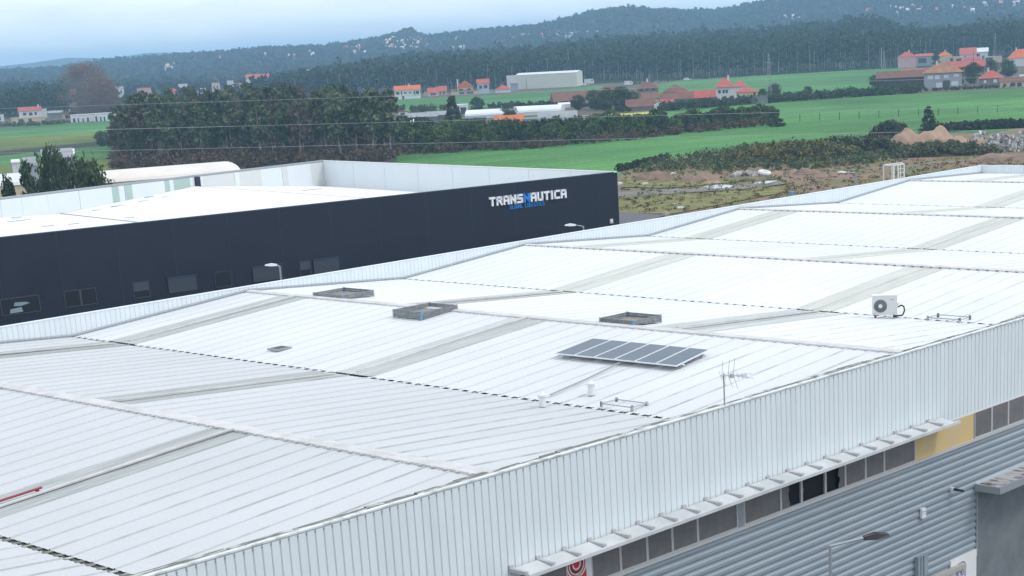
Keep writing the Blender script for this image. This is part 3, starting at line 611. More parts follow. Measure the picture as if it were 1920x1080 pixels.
for k in range(11):                         # fence posts across the field
    px_ = 1500+37*k; c = G(px_, 228-.13*(px_-1500)*.35); b = MB(); b.tube((0, 0, 0), (0, 0, 1.9), .10, .07, 6); b.box(-.12, .12, -.12, .12, 1.5, 1.6)
    setp(b.obj('fence_post', M_BARKD, loc=(c[0], c[1], 0)), 'thin dark post standing in the green field', 'post', 'row of thin posts across the green field')

# ------------------------------------------------------------------ the white warehouse in front
YN, YF = 31.908, 70.736; ZV, ZR, ZT = 10.348, 11.066, 11.286; XE = 120.7; XS = 10.9
VX = [20.96, 40.80, 60.80, 80.82, 101.08]; RX = [XS, 30.62, 50.74, 70.22, 90.18, 110.52]
wh = empty('warehouse', (0, 0, 0), 0, 'long white warehouse with low gabled roofs, pale blue upper cladding and grey corrugated wall', 'warehouse')
def slope_z(x):
    xs = [XS, VX[0], RX[1], VX[1], RX[2], VX[2], RX[3], VX[3], RX[4], VX[4], RX[5], XE]
    zs = [ZR, ZV, ZR, ZV, ZR, ZV, ZR, ZV, ZR, ZV, ZR, ZR-.36]
    return float(np.interp(x, xs, zs))
slopes = []
xs = [XS, VX[0], RX[1], VX[1], RX[2], VX[2], RX[3], VX[3], RX[4], VX[4], RX[5], XE]
for k in range(len(xs)-1): slopes.append((xs[k], xs[k+1]))
rib_y = [.0, .25, .5, .75]
def panel_mesh(x0, x1, L=1.0):
    z0, z1 = slope_z(x0), slope_z(x1); b = MB()
    g0 = .11 if abs(z0-ZV) < .01 else 0; g1 = .11 if abs(z1-ZV) < .01 else 0
    t = (z1-z0)/(x1-x0); xa, xb = x0+g0, x1-g1; za, zb = z0+t*g0, z1-t*g1
    prof = []                               # profile across y : (y, dz)
    for q, ry in enumerate(rib_y):
        hgt = .032 if q == 0 else .010
        prof += [(ry+.004, 0.0 if q else -.02), (ry+.022, hgt), (ry+.055, hgt), (ry+.085, 0)]
    prof += [(L-.004, 0), (L-.003, -.02)]
    n = len(prof)
    vs = [(xa, y, za+d) for y, d in prof]+[(xb, y, zb+d) for y, d in prof]
    b.add(vs, [(i_, i_+1, n+i_+1, n+i_) for i_ in range(n-1)])
    return b
strip_y = {0: [43.5, 59.0], 1: [43.8, 59.2], 2: [51.5, 66.7], 3: [51.0, 66.6], 4: [43.4, 58.6], 5: [43.5, 58.8], 6: [51.2, 66.4], 7: [51.0, 66.5], 8: [43.4, 58.6], 9: [43.4, 58.5], 10: [51, 66]}
NP = 39
for k, (x0, x1) in enumerate(slopes):
    pb = panel_mesh(x0, x1)
    old = k <= 2  # nearest slopes, darkened in colour for the painted gradient
    me_w = pb.mesh('roof_panel', M_ROOFDARK if old else (M_ROOFMID if k == 3 else M_ROOF)); me_s = pb.mesh('rooflight_panel', M_SKY3 if k <= 2 else (M_SKY2 if k in (3, 4) else M_SKY1))
    stuff = MB(); stuff_s = MB()
    for q in range(NP):
        y = YN+.042+q*.9950
        skyl = any(abs((y+.5)-s) < 1.02 for s in strip_y[k])
        if k <= 6:
            o = link('rooflight_panel' if skyl else 'roof_panel', me_s if skyl else me_w, wh); o.location = (0, y, .015 if (skyl and k in (2, 3)) else 0); o.scale = (1, .995, 1)
            if skyl: o['label'] = 'greyish translucent rooflight sheet'
        else:
            (stuff_s if skyl else stuff).add([(v[0], v[1]*.995+y, v[2]) for v in pb.v], pb.f)
    if k > 6:
        setp(stuff.obj('roof_panel', M_ROOF, wh), kind='stuff'); setp(stuff_s.obj('rooflight_panel', M_SKY1, wh), 'beige translucent rooflight sheet', kind='stuff')
b = MB()                                    # deck under the sheets
for x0, x1 in slopes: b.quad((x0, YN+.02, slope_z(x0)-.06), (x1, YN+.02, slope_z(x1)-.06), (x1, YF-.02, slope_z(x1)-.06), (x0, YF-.02, slope_z(x0)-.06))
b.obj('roof_deck', M_GRIME, wh)
for k, x in enumerate(VX):                  # valley gutters and the sheet ends over them
    b = MB(); b.box(x-.13, x+.13, YN+.05, YF-.05, ZV-.05, ZV-.03); b.obj('valley_gutter', M_GUTTER, wh)
    b = MB(); y = YN+.3; rs = np.random.default_rng(k)
    while y < YF-.3:
        if not any(abs(y-s) < .9 for s in strip_y[2*k+1]):
            wgap = .17 if k < 2 else .22
            xl = x-.15+rs.uniform(-.015, .015)
            b.box(xl, x+(.06 if k < 2 else .09), y, y+wgap, ZV+.012, ZV+.028)
        y += .5
    setp(b.obj('sheet_end', M_FLASH if k else M_GRIME, wh), kind='stuff')
for k, x in enumerate(RX[1:]):              # ridge caps
    wd = .29 if k == 0 else .24; b = MB(); t = .07; zr = ZR+.075
    b.add([(x-wd, YN+.03, zr-.03), (x, YN+.03, zr), (x+wd, YN+.03, zr-.03), (x-wd, YF-.03, zr-.03), (x, YF-.03, zr), (x+wd, YF-.03, zr-.03)], [(0, 1, 4, 3), (1, 2, 5, 4)])
    for sx in (-1, 1): b.quad((x+sx*wd, YN+.03, zr-.03), (x+sx*wd, YF-.03, zr-.03), (x+sx*wd, YF-.03, zr-.14), (x+sx*wd, YN+.03, zr-.14))
    b.obj('ridge_cap', M_RIDGE, wh)
    b = MB(); y = YN+.2
    while y < YF-.3:
        b.box(x-wd-.05, x-wd+.02, y, y+.11, zr-.07, zr-.035); b.box(x+wd-.02, x+wd+.05, y, y+.11, zr-.07, zr-.035); y += .5
    setp(b.obj('ridge_teeth', M_GRIME if k > 1 else M_RIDGE, wh), kind='stuff')
# rooflight upstands (thin pale bars between the two rooflight sheets near the ridges)
for k in (1, 2, 3, 4):
    for s in strip_y[k]:
        x0, x1 = slopes[k]; b = MB(); z0, z1 = slope_z(x0), slope_z(x1)
        b.add([(x0+.4, s-.06, z0+.05), (x1-.3, s-.06, z1+.05), (x1-.3, s+.06, z1+.05), (x0+.4, s+.06, z0+.05), (x0+.4, s-.06, z0+.10), (x1-.3, s-.06, z1+.10), (x1-.3, s+.06, z1+.10), (x0+.4, s+.06, z0+.10)],
              [(4, 5, 6, 7), (0, 1, 5, 4), (2, 3, 7, 6), (1, 2, 6, 5), (3, 0, 4, 7)])
        b.obj('rooflight_joint', M_RIDGE, wh)
# far parapet
def ribbed_wall(axis, a0, a1, c, z0f, z1, sgn, pitch=.26):
    b = MB(); n = int(round((a1-a0)/pitch)); p = (a1-a0)/n
    for q in range(n):
        s = a0+q*p; pts = [(s, 0), (s+.03, .03), (s+p-.012, .03), (s+p, 0)]
        for (u0, d0), (u1, d1) in zip(pts[:-1], pts[1:]):
            za, zb = z0f(u0), z0f(u1)
            if axis == 'x': b.quad((u0, c+sgn*d0, za), (u1, c+sgn*d1, zb), (u1, c+sgn*d1, z1), (u0, c+sgn*d0, z1))
            else: b.quad((c+sgn*d0, u0, za), (c+sgn*d1, u1, zb), (c+sgn*d1, u1, z1), (c+sgn*d0, u0, z1))
    return b
edges = [XS]+RX[1:]+[XE]
for a0, a1 in zip(edges[:-1], edges[1:]):
    setp(ribbed_wall('x', a0, a1, YF, lambda x: slope_z(x)-.1, ZT, -1).obj('parapet_cladding', M_CLAD, wh), kind='stuff')
setp(ribbed_wall('y', YN, YF, XE, lambda y: ZR-.5, ZT, -1).obj('parapet_cladding', M_CLAD, wh), kind='stuff')
b = MB(); b.box(XS, XE+.2, YF+.002, YF+.20, 0, ZT-.004); b.box(XE+.004, XE+.2, YN, YF, 0, ZT-.004); b.obj('outer_wall', M_CLAD, wh)
b = MB(); b.box(XS, XE+.23, YF-.05, YF+.22, ZT, ZT+.035); b.box(XE-.05, XE+.23, YN+.2, YF-.052, ZT, ZT+.035); b.obj('parapet_coping', M_CLAD, wh)
b = MB()                                     # dark foot flashing
for x0, x1 in slopes: b.add([(x0, YF-.12, slope_z(x0)+.07), (x1, YF-.12, slope_z(x1)+.07), (x1, YF-.04, slope_z(x1)+.13), (x0, YF-.04, slope_z(x0)+.13)], [(0, 1, 2, 3)])
b.obj('foot_flashing', M_STEEL, wh)
# near parapet: coping, inner upstand and outer cladding strips
b = MB(); b.box(5, XE+.2, YN-.05, YN+.10, ZT-.0, ZT+.045); b.obj('front_coping', M_FLASH, wh)
b = MB()
x = 5.0; rs = np.random.default_rng(3)
while x < XE:
    L_ = rs.uniform(.3, 1.6); y0 = YN+.10; hh_ = slope_z(max(XS, x))
    b.box(x, x+L_-.02, y0+.002, y0+.26+rs.uniform(0, .14), max(hh_, ZT-.25), ZT+.005+rs.uniform(-.02, .025)); x += L_
setp(b.obj('gutter_lining', M_GRIME, wh), kind='stuff')
b = MB(); b.box(5, XE, YN+.0, YN+.09, 0, 7.419); b.box(5, XE, YN+.0, YN+.09, 8.366, ZT-.002); b.box(5, 25, YN, YN+.09, 7.42, 8.365); b.box(50.04, XE, YN, YN+.09, 7.42, 8.365); b.obj('wall_core', M_CLADBACK, wh)
ZCB = 8.42; PT = .2586
b = MB(); b.prismx([(0, 0), (-.028, .006), (-.028, ZT-ZCB-.03), (0, ZT-ZCB-.02)], .018, PT-.018)
b2 = MB(); hz = ZT-ZCB-.02
b2.add([(.010, 0, 0), (.028, -.03, 0), (PT-.022, -.03, 0), (PT-.008, 0, 0), (.010, 0, hz), (.028, -.03, hz), (PT-.022, -.03, hz), (PT-.008, 0, hz)], [(0, 1, 5, 4), (1, 2, 6, 5), (2, 3, 7, 6), (4, 5, 6, 7), (3, 2, 1, 0)])
strip = b2.mesh('cladding_strip', M_CLAD)
n0 = int(5/PT); cnt = 0; st = MB()
for q in range(n0, int(XE/PT)):
    x = q*PT
    if 13.5 < x < 60: o = link('cladding_strip', strip, wh, (x, YN-.002, ZCB)); cnt += 1
    else: st.add([(v[0]+x, v[1]+YN-.002, v[2]+ZCB) for v in b2.v], b2.f)
setp(st.obj('cladding_strip', M_CLAD, wh), kind='stuff')
b = MB()
for q in range(n0, int(62/PT)): b.box(q*PT-.018, q*PT+.018, YN-.040, YN-.030, ZT-.10, ZT-.06)
setp(b.obj('fixing', M_STEEL, wh), kind='stuff')
b = MB(); b.box(5, XE, YN-.045, YN-.0, ZCB-.05, ZCB-.002); b.obj('drip_edge', M_WHITE, wh)
# window band
WZ0, WZ1 = 7.42, ZCB-.055
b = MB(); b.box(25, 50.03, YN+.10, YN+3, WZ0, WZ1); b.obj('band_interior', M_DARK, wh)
mull = [25.0, 26.3, 27.6, 28.9, 30.2, 31.35, 32.45, 33.42, 34.64, 35.80, 36.93, 38.11, 40.04, 40.36, 42.25, 43.36, 44.68, 45.80, 46.98, 48.10, 50.03]
right = [53.98, 55.21, 56.41, 57.62, 58.8, 60.0, 61.2]+[62.4+1.2*q for q in range(24)]
def win(x0, x1, m=None, lab=None, pane='full'):
    e = empty('window', (x0, YN-.045, WZ0)); e.parent = wh
    if lab: e['label'] = lab
    w_ = x1-x0; h_ = WZ1-WZ0; b = MB(); t = .045
    b.box(0, w_-.004, -.03, .03, 0, t); b.box(0, t, -.03, .03, t+.001, h_); b.box(w_-t-.004, w_-.004, -.03, .03, t+.001, h_)
    b.obj('frame', M_WFRAME, e)
    b = MB(); a0, a1 = t, w_-t-.004
    if pane == 'full': b.box(a0, a1, -.005, .005, t, h_)
    else:
        rs = np.random.default_rng(int(x0*10)); n_ = 9; f0 = {'left': .42, 'right': .30, 'none': .06}[pane]
        zz = np.linspace(t, h_, n_); xx = f0*w_+rs.uniform(-.06, .06, n_)*w_
        if pane == 'right': pts = [(a1, t), (a1, h_)]+[(w_-xx[i_], zz[i_]) for i_ in range(n_-1, -1, -1)]
        else: pts = [(a0, t)]+[(xx[i_], zz[i_]) for i_ in range(n_)]+[(a0, h_)]
        b.prism(pts, -.005, .005)
    b.obj('pane', M_PANE, e)
for a0, a1 in zip(mull[:-1], mull[1:]):
    if abs(a0-40.04) < .01:
        b = MB(); b.box(a0, a1-.004, YN-.07, YN-.02, WZ0, WZ1); b.obj('grey_infill_panel', M_PLANK, wh); continue
    if abs(a0-32.45) < .01: continue
    pk = {42.25: 'left', 43.36: 'none', 44.68: 'right'}.get(a0, 'full')
    win(a0, a1, pane=pk, lab='broken window with a jagged dark hole' if pk != 'full' else None)
for a0, a1 in zip(right[:-1], right[1:]): win(a0, a1)
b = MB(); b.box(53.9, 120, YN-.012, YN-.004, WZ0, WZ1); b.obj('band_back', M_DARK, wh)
b = MB(); b.box(50.05, 53.93, YN-.06, YN-.01, WZ0, WZ1+.0); b.obj('yellow_panel', M_YELLOW, wh)
# red sign with swirled white lines in the band
sg = empty('sign', (32.45, YN-.06, WZ0)); sg.parent = wh; sg['label'] = 'red sign panel with curved white and dark bands'
b = MB(); b.box(0, .74, -.02, .03, 0, .93); b.obj('panel', M_RED, sg)
b = MB(); b.box(.745, .96, -.02, .03, 0, .93); b.obj('white_panel', M_WHITE, sg)
def arc(b, cx, cz, r0, r1, a0, a1, y, n=14, zmax=9):
    for q in range(n):
        t0 = a0+(a1-a0)*q/n; t1 = a0+(a1-a0)*(q+1)/n
        P = [(cx+math.cos(t)*r, y, min(zmax, cz+math.sin(t)*r)) for t, r in ((t0, r0), (t1, r0), (t1, r1), (t0, r1))]
        b.add(P, [(0, 1, 2, 3)])
for (r0, r1, m) in ((.12, .17, M_WHITE), (.22, .27, M_BLACK), (.27, .31, M_WHITE), (.36, .41, M_WHITE)):
    b = MB(); arc(b, .36, .72, r0, r1, math.radians(175), math.radians(372), -.024); b.obj('band', m, sg)
b = MB(); arc(b, .38, .40, 0, .14, math.radians(150), math.radians(390), -.026); b.obj('emblem', mat('emblem_tan', (.50, .36, .22)), sg)
b = MB(); b.box(20, 120, YN-.10, YN-.005, WZ0-.10, WZ0-.002); b.obj('sill', M_WFRAME, wh)
# corrugated planks
pz = np.arange(WZ0-.10, 2.75, -.2575)
def plank(L_):
    b = MB(); h_ = .2575
    b.prismx([(0, 0), (-.010, 0), (-.055, -.055), (-.055, -.150), (-.010, -.205), (-.010, -h_+.002), (0, -h_+.002)], 0, L_); return b.mesh('cladding_plank', M_PLANK)
pl1, pl2, pl3 = plank(50.50-18), plank(54.16-50.51), plank(66)
for q, z in enumerate(pz[:-1]):
    if z < 3.9 and q: link('cladding_plank', pl1, wh, (18, YN-.002, z))
    else: link('cladding_plank', pl1, wh, (18, YN-.002, z))
    link('cladding_plank', pl2, wh, (50.51, YN-.002, z))
    if z > 5.9: link('cladding_plank', pl3, wh, (54.165, YN-.002, z))
b = MB(); b.box(54.16, 54.24, YN-.075, YN-.06, 2.9, 5.42); b.obj('corner_trim', M_PLANK, wh)
b = MB(); b.box(54.24, 120.6, YN-.055, YN-.002, 0, 5.45); b.obj('render_wall', M_CONC, wh)
b = MB(); b.box(18, 54.15, YN-.03, YN-.002, 0, pz[-1]-.26); b.obj('lower_wall', M_LCONC, wh)
b = MB(); b.box(52.35, 54.15, YN-.09, YN-.035, 0, 3.20); b.obj('white_sign_wall', M_WHITE, wh)
b = MB(); tp = G(1812, 1057, 2.95); b.box(45.5, tp[0], tp[1], YN-.10, 2.80, 2.95); b.obj('door_canopy', M_LCONC, wh)
b = MB(); b.box(49.98, 50.62, YN-.22, YN-.06, 3.15, 3.95); b.box(50.12, 50.18, YN-.26, YN-.221, 3.15, 3.95); b.box(50.3, 50.36, YN-.26, YN-.221, 3.15, 3.95); b.obj('wall_duct', M_PLANK, wh)
# purple outlined badge on the white wall
bd = empty('badge', (53.05, YN-.092, 2.55)); bd.parent = wh; bd['label'] = 'purple outlined rounded badge with letters'
M_PUR = mat('purple_ink', (.16, .10, .26))
b = MB()
def rrect(b, x0, x1, z0, z1, r, t, y):
    pts = []
    for cx, cz, a0 in ((x1-r, z1-r, 0), (x0+r, z1-r, 90), (x0+r, z0+r, 180), (x1-r, z0+r, 270)):
        for q in range(5): a_ = math.radians(a0+q*22.5); pts.append((cx, cz, math.cos(a_), math.sin(a_)))
    n = len(pts)
    for q in range(n):
        p, s = pts[q], pts[(q+1) % n]
        b.add([(p[0]+p[2]*r, y, p[1]+p[3]*r), (s[0]+s[2]*r, y, s[1]+s[3]*r), (s[0]+s[2]*(r-t), y, s[1]+s[3]*(r-t)), (p[0]+p[2]*(r-t), y, p[1]+p[3]*(r-t))], [(0, 1, 2, 3)])
rrect(b, -.34, .34, -.42, .42, .2, .05, 0); rrect(b, -.25, .25, -.34, .34, .14, .03, 0); b.obj('outline', M_PUR, bd)
def stroke(b, pts, t, y0, y1):
    for (x0, z0), (x1, z1) in zip(pts[:-1], pts[1:]):
        d = np.array([x1-x0, z1-z0]); L_ = np.linalg.norm(d); d /= L_; n = np.array([-d[1], d[0]])*t/2; e = d*t/2
        a_ = np.array([x0, z0])-e; c_ = np.array([x1, z1])+e
        P = [a_-n, c_-n, c_+n, a_+n]
        b.prism([(p[0], p[1]) for p in P], y0, y1)
GL = {'T': [[(0, 1), (1, 1)], [(.5, 1), (.5, 0)]], 'R': [[(0, 0), (0, 1), (1, 1), (1, .5), (0, .5)], [(.5, .5), (1, 0)]], 'A': [[(0, 0), (0, 1), (1, 1), (1, 0)], [(0, .42), (1, .42)]],
      'N': [[(0, 0), (0, 1), (1, 0), (1, 1)]], 'S': [[(1, 1), (0, 1), (0, .55), (1, .5), (1, 0), (0, 0)]], 'U': [[(0, 1), (0, 0), (1, 0), (1, 1)]], 'I': [[(.5, 0), (.5, 1)]],
      'C': [[(1, 1), (0, 1), (0, 0), (1, 0)]], 'G': [[(1, 1), (0, 1), (0, 0), (1, 0), (1, .5), (.5, .5)]], 'L': [[(0, 1), (0, 0), (1, 0)]], 'O': [[(0, 0), (0, 1), (1, 1), (1, 0), (0, 0)]],
      'B': [[(0, 0), (0, 1), (1, 1), (1, 0), (0, 0)], [(0, .5), (1, .5)]], 'M': [[(0, 0), (0, 1), (.5, .5), (1, 1), (1, 0)]], 'D': [[(0, 0), (0, 1), (.7, 1), (1, .7), (1, .3), (.7, 0), (0, 0)]]}
for q, ch in enumerate('CMD'):
    b = MB()
    for s in GL[ch]: stroke(b, [(-.19+q*.14+u_*.09, -.1+v_*.2) for u_, v_ in s], .03, -.003-.0005*q, 0)
    b.obj('letter', M_PUR, bd)
# slatted sun canopy over the window band
M_CANO = mat('dusty_white_canopy', (.60, .61, .61), .5, var=.2, scale=1.1, coord='World')
cn = empty('sun_canopy', (0, 0, 0)); cn.parent = wh; cn['label'] = 'white sun canopy of thin panels on brackets'
X0c, nb = 30.32, 21; sp = (50.85-30.32)/20.0
b = MB(); b.box(X0c-.05, 51.75, 31.08, 31.16, ZCB+.10, ZCB+.20); b.box(X0c-.05, 51.75, 31.161, 31.24, ZCB+.08, ZCB+.14); b.obj('front_rail', M_CANO, cn)
for q in range(nb):
    x = X0c+q*sp; b = MB(); b.box(x-.05, x+.05, 31.245, YN-.035, ZCB+.15, ZCB+.25); b.box(x-.07, x+.07, YN-.09, YN-.034, ZCB+.10, ZCB+.33); b.obj('bracket', M_WFRAME, cn)
    if q < nb-1 or True:
        b = MB(); L_ = sp-.13 if q < nb-1 else .75
        b.add([(x+.06, 31.245, ZCB+.12), (x+.06+L_, 31.245, ZCB+.12), (x+.06+L_, YN-.10, ZCB+.22), (x+.06, YN-.10, ZCB+.22), (x+.06, 31.245, ZCB+.14), (x+.06+L_, 31.245, ZCB+.14), (x+.06+L_, YN-.10, ZCB+.24), (x+.06, YN-.10, ZCB+.24)],
              [(3, 2, 1, 0), (4, 5, 6, 7), (0, 1, 5, 4), (1, 2, 6, 5), (2, 3, 7, 6), (3, 0, 4, 7)])
        b.obj('canopy_panel', M_CANO, cn)
# portico roof at the right
pr = empty('portico_roof', (54.02, YN, 5.45)); pr.parent = wh; pr['label'] = 'grey flat portico roof with rust streaked corrugated top'
b = MB(); b.box(0, 14, -1.12, -1.04, 0, .26); b.box(0, .08, -1.039, -.06, 0, .26); b.box(.081, 14, -1.039, -.06, .02, .06); b.obj('fascia', M_STEEL, pr)
M_RUST = mat('rust_streaked_sheet', (.52, .51, .50), .7, c2=(.13, .09, .075), scale=1.6, sx=(2.5, .6, 1), coord='World', lo=.40, hi=.52, detail=8)
b = MB()
for q in range(88):
    x = .085+q*.156; b.prism([(x, .16), (x+.03, .20), (x+.075, .20), (x+.105, .16), (x+.152, .16), (x+.152, .15), (x, .15)], -1.035, -.062)
setp(b.obj('corrugated_top', M_RUST, pr), kind='stuff')

# ------------------------------------------------------------------ things on the white roof
def rz_(x): return slope_z(x)
# solar panels: six modules on low rails, parallel to the slope
pv = empty('solar_array', (0, 0, 0), 0, 'tilted row of six dark solar panels on the white roof', 'solar panels')
px0, px1, py0, py1 = 45.66, 47.97, 38.95, 44.90
A0 = np.array([45.60, 44.75]); A1 = np.array([47.98, 45.0]); B0 = np.array([45.72, 38.87]); B1 = np.array([48.02, 39.25])
lift = .16
def pvp(u, v):                              # u along the row, v up the slope
    q = (A0*(1-u)+B0*u)*(1-v)+(A1*(1-u)+B1*u)*v; return np.array([q[0], q[1], rz_(q[0])+.06+lift])
for k in range(6):
    u0, u1 = k/6+.004, (k+1)/6-.004; e = empty('solar_panel', tuple(pvp(u0, 0))); e.parent = pv; org = pvp(u0, 0)
    P = [pvp(u0, 0)-org, pvp(u1, 0)-org, pvp(u1, 1)-org, pvp(u0, 1)-org]; b = MB(); dn = np.array([0, 0, -.045])
    b.add(P+[p+dn for p in P], [(3, 2, 1, 0), (4, 5, 6, 7), (0, 1, 5, 4), (1, 2, 6, 5), (2, 3, 7, 6), (3, 0, 4, 7)]); b.obj('frame', M_PVF, e)
    for h0, h1 in ((.0, .5), (.5, 1.)):
        b = MB(); e1 = .025; e2 = .012
        f = lambda u, v: (P[0]*(1-u)+P[1]*u)*(1-v)+(P[3]*(1-u)+P[2]*u)*v+np.array([0, 0, .004])
        v0 = h0+(.014 if h0 == 0 else .003); v1 = h1-(.014 if h1 == 1 else .003)
        b.quad(f(.034, v0), f(.966, v0), f(.966, v1), f(.034, v1)); b.obj('cell_field', M_PV, e)
for v in (.18, .82):
    b = MB(); p, q = pvp(-.01, v), pvp(1.01, v); b.tube(p-[0, 0, .075], q-[0, 0, .075], .03, n=4); b.obj('rail', M_PVF, pv)
for u in (.02, .35, .67, .98):
    for v in (.18, .82):
        p = pvp(u, v); b = MB(); b.box(p[0]-.03, p[0]+.03, p[1]-.03, p[1]+.03, rz_(p[0])+.03, p[2]-.10); b.obj('foot', M_STEEL, pv)
b = MB(); p, q = pvp(.55, 0), np.array([41.35, 40.9, rz_(41.35)+.09]); p = p-[0, 0, .1]
b.tube(p, (p+q)/2+[0, 0, -.03], .03, n=5); b.tube((p+q)/2+[0, 0, -.03], q, .03, n=5)
setp(b.obj('cable', M_STEEL), 'grey cable running down the roof from the solar panels', 'cable')
# boarded roof boxes
def roof_box(name, x0, x1, y0, y1, h, label, skew=0):
    e = empty(name, (0, 0, 0), 0, label, 'roof box', 'open board boxes on the white roof')
    zf = lambda x: rz_(x)+.05
    top = max(zf(x0), zf(x1), zf((x0+x1)/2))+h
    cs = [(x0, y0), (x1, y0), (x1, y1), (x0, y1)]
    for q in range(4):
        a_, c_ = np.array(cs[q]), np.array(cs[(q+1) % 4]); n_ = 3; d = (c_-a_)/np.linalg.norm(c_-a_); nn = np.array([d[1], -d[0]])*.02
        for k in range(n_):
            b = MB(); P = []
            for p in (a_, c_):
                zb = zf(p[0]); zz0 = zb+(top-zb)*k/n_+.006; zz1 = zb+(top-zb)*(k+1)/n_-.006
                P.append((p, zz0, zz1))
            (p0, a0, a1), (p1, b0, b1) = P
            p0 = p0+d*.03; p1 = p1-d*.03
            vs = [(p0[0]+nn[0], p0[1]+nn[1], a0), (p1[0]+nn[0], p1[1]+nn[1], b0), (p1[0]+nn[0], p1[1]+nn[1], b1), (p0[0]+nn[0], p0[1]+nn[1], a1),
                  (p0[0]-nn[0], p0[1]-nn[1], a0), (p1[0]-nn[0], p1[1]-nn[1], b0), (p1[0]-nn[0], p1[1]-nn[1], b1), (p0[0]-nn[0], p0[1]-nn[1], a1)]
            b.add(vs, [(0, 1, 2, 3), (7, 6, 5, 4), (4, 5, 1, 0), (3, 2, 6, 7), (1, 5, 6, 2), (4, 0, 3, 7)]); b.obj('board', M_SLAT, e)
    for q, (cx, cy) in enumerate(cs):
        b = MB(); blue = q in (0, 2); r = .04 if blue else .04
        b.box(cx-r, cx+r, cy-r, cy+r, zf(cx)-.02, top+.01); b.obj('corner_post', M_BLUE if blue else M_STEEL, e)
    b = MB(); zm = zf((x0+x1)/2)
    b.box(x0+.1, x1-.1, y0+.1, y1-.1, zm+.03, zm+.05); b.obj('base_sheet', M_BROWNB, e)
roof_box('roof_box', 50.9, 52.75, 63.6, 65.75, .16, 'long low board box nearest the far parapet, just behind the ridge')
roof_box('roof_box', 48.75, 50.85, 55.72, 57.5, .19, 'brown board box sitting across the ridge, seen open with a dusty floor')
roof_box('roof_box', 50.95, 52.6, 45.5, 47.3, .18, 'board box behind the ridge above the solar panels')
# small vents and cowls
def cowl(x, y, label, tall=.36):
    e = empty('roof_vent', (x, y, rz_(x)+.03), 0, label, 'roof vent'); b = MB(); b.tube((0, 0, 0), (0, 0, tall), .13, .125, 12); b.obj('pipe', M_WHITE, e)
    b = MB(); b.tube((0, 0, tall), (0, 0, tall+.05), .165, .165, 12); b.tube((0, 0, tall+.051), (0, 0, tall+.14), .16, .03, 12); b.obj('cap', M_WHITE, e)
cowl(42.05, 39.62, 'white round vent pipe below the solar panels'); cowl(39.95, 39.9, 'white round vent pipe in front of the dark valley gutter', .34)
def rail_frame(x, y, w_, d_, label, ang=0):
    e = empty('bracket_frame', (x, y, rz_(x)+.07), ang, label, 'steel frame'); b = MB()
    e.empty_display_size = .2
    for c_ in (0, d_): MB().tube((.03, c_, .06), (w_-.03, c_, .06), .02, n=4).obj('side_rail', M_STEEL, e)
    for a_ in (0, w_): MB().tube((a_, .03, .06), (a_, d_-.03, .06), .02, n=4).obj('cross_rail', M_STEEL, e)
    for a_ in (0, w_):
        for c_ in (0, d_): MB().box(a_-.035, a_+.035, c_-.035, c_+.035, -.05, .13).obj('foot', M_GRIME, e)
rail_frame(41.05, 36.9, .75, 1.35, 'empty steel frame by the valley near the front parapet')
p = G(1755, 600, 10.42); rail_frame(p[0], p[1]-1.1, .8, 1.5, 'empty steel frame by the valley right of the air conditioner')
e = empty('roof_hatch', (42.3, 57.4, rz_(42.3)+.06), 0, 'small dark louvred hatch lying flat on the roof', 'roof hatch')
b = MB(); b.box(0, .75, 0, .06, 0, .06); b.box(0, .75, .64, .7, 0, .06); b.box(0, .06, .061, .639, 0, .06); b.box(.69, .75, .061, .639, 0, .06); b.obj('frame', M_STEEL, e)
for q in range(5):
    b = MB(); b.box(.065, .685, .09+q*.11, .15+q*.11, .0, .04); b.obj('slat', M_GUTTER, e)
# grey flat box on the front coping, lower left
p = OY(285, 1062, YN+.5); e = empty('coping_box', (16.35, YN+.30, 10.9), 0, 'long grimy box lying against the front parapet, lower left', 'box')
b = MB(); b.box(0, 1.35, 0, .45, 0, .30); b.obj('body', M_GRIME, e); b = MB(); b.box(-.03, 1.38, -.03, .48, .30, .335); b.obj('lid', M_GRIME, e); b = MB(); b.box(-.05, -.002, .1, .3, .05, .22); b.obj('end_cap', M_BLACK, e)
# red pole lying on the roof
q0, q1 = np.array([23.5, 44.05]), np.array([23.85, 44.05]); b = MB(); b.tube((q0[0]-2.5, q0[1], rz_(q0[0]-2.5)+.12), (q1[0], q1[1], rz_(q1[0])+.12), .035, n=6)
for t in np.linspace(0, 1, 3): xx_ = q0[0]-2.4+t*2.6; b.box(xx_-.04, xx_+.04, q0[1]-.05, q0[1]+.05, rz_(xx_)+.05, rz_(xx_)+.10)
setp(b.obj('red_pipe', M_REDP), 'thin red pipe lying along the rooflight at the lower left', 'pipe')
# air conditioner, on the slope just beyond the valley
acp = G(1659, 593, 10.47); zb = rz_(acp[0])+.06
ac = empty('air_conditioner', (acp[0], acp[1], zb), math.radians(-58), 'white outdoor air conditioner unit with round fan on the roof', 'air conditioner')
W_, D_, H_ = 1.02, .40, .80
b = MB(); b.box(-W_/2, W_/2, -D_/2, D_/2, .10, .10+H_); b.obj('casing', M_ACW, ac)
b = MB(); b.box(-W_/2-.01, W_/2+.01, -D_/2-.01, D_/2+.01, .10+H_, .10+H_+.02); b.obj('lid', M_WHITE, ac)
b = MB(); cx, cz = -.17, .10+H_*.47
ring = MB()
for q in range(24):
    a0, a1 = 6.2832*q/24, 6.2832*(q+1)/24
    ring.add([(cx+math.cos(t)*r, -D_/2-y_, cz+math.sin(t)*r) for t, r, y_ in ((a0, .27, .004), (a1, .27, .004), (a1, .09, .018), (a0, .09, .018))], [(0, 1, 2, 3)])
ring.obj('fan_grille', M_ACG, ac)
hub = MB(); hub.tube((cx, -D_/2-.004, cz), (cx, -D_/2-.03, cz), .085, .08, 16); hub.obj('hub', M_WHITE, ac)
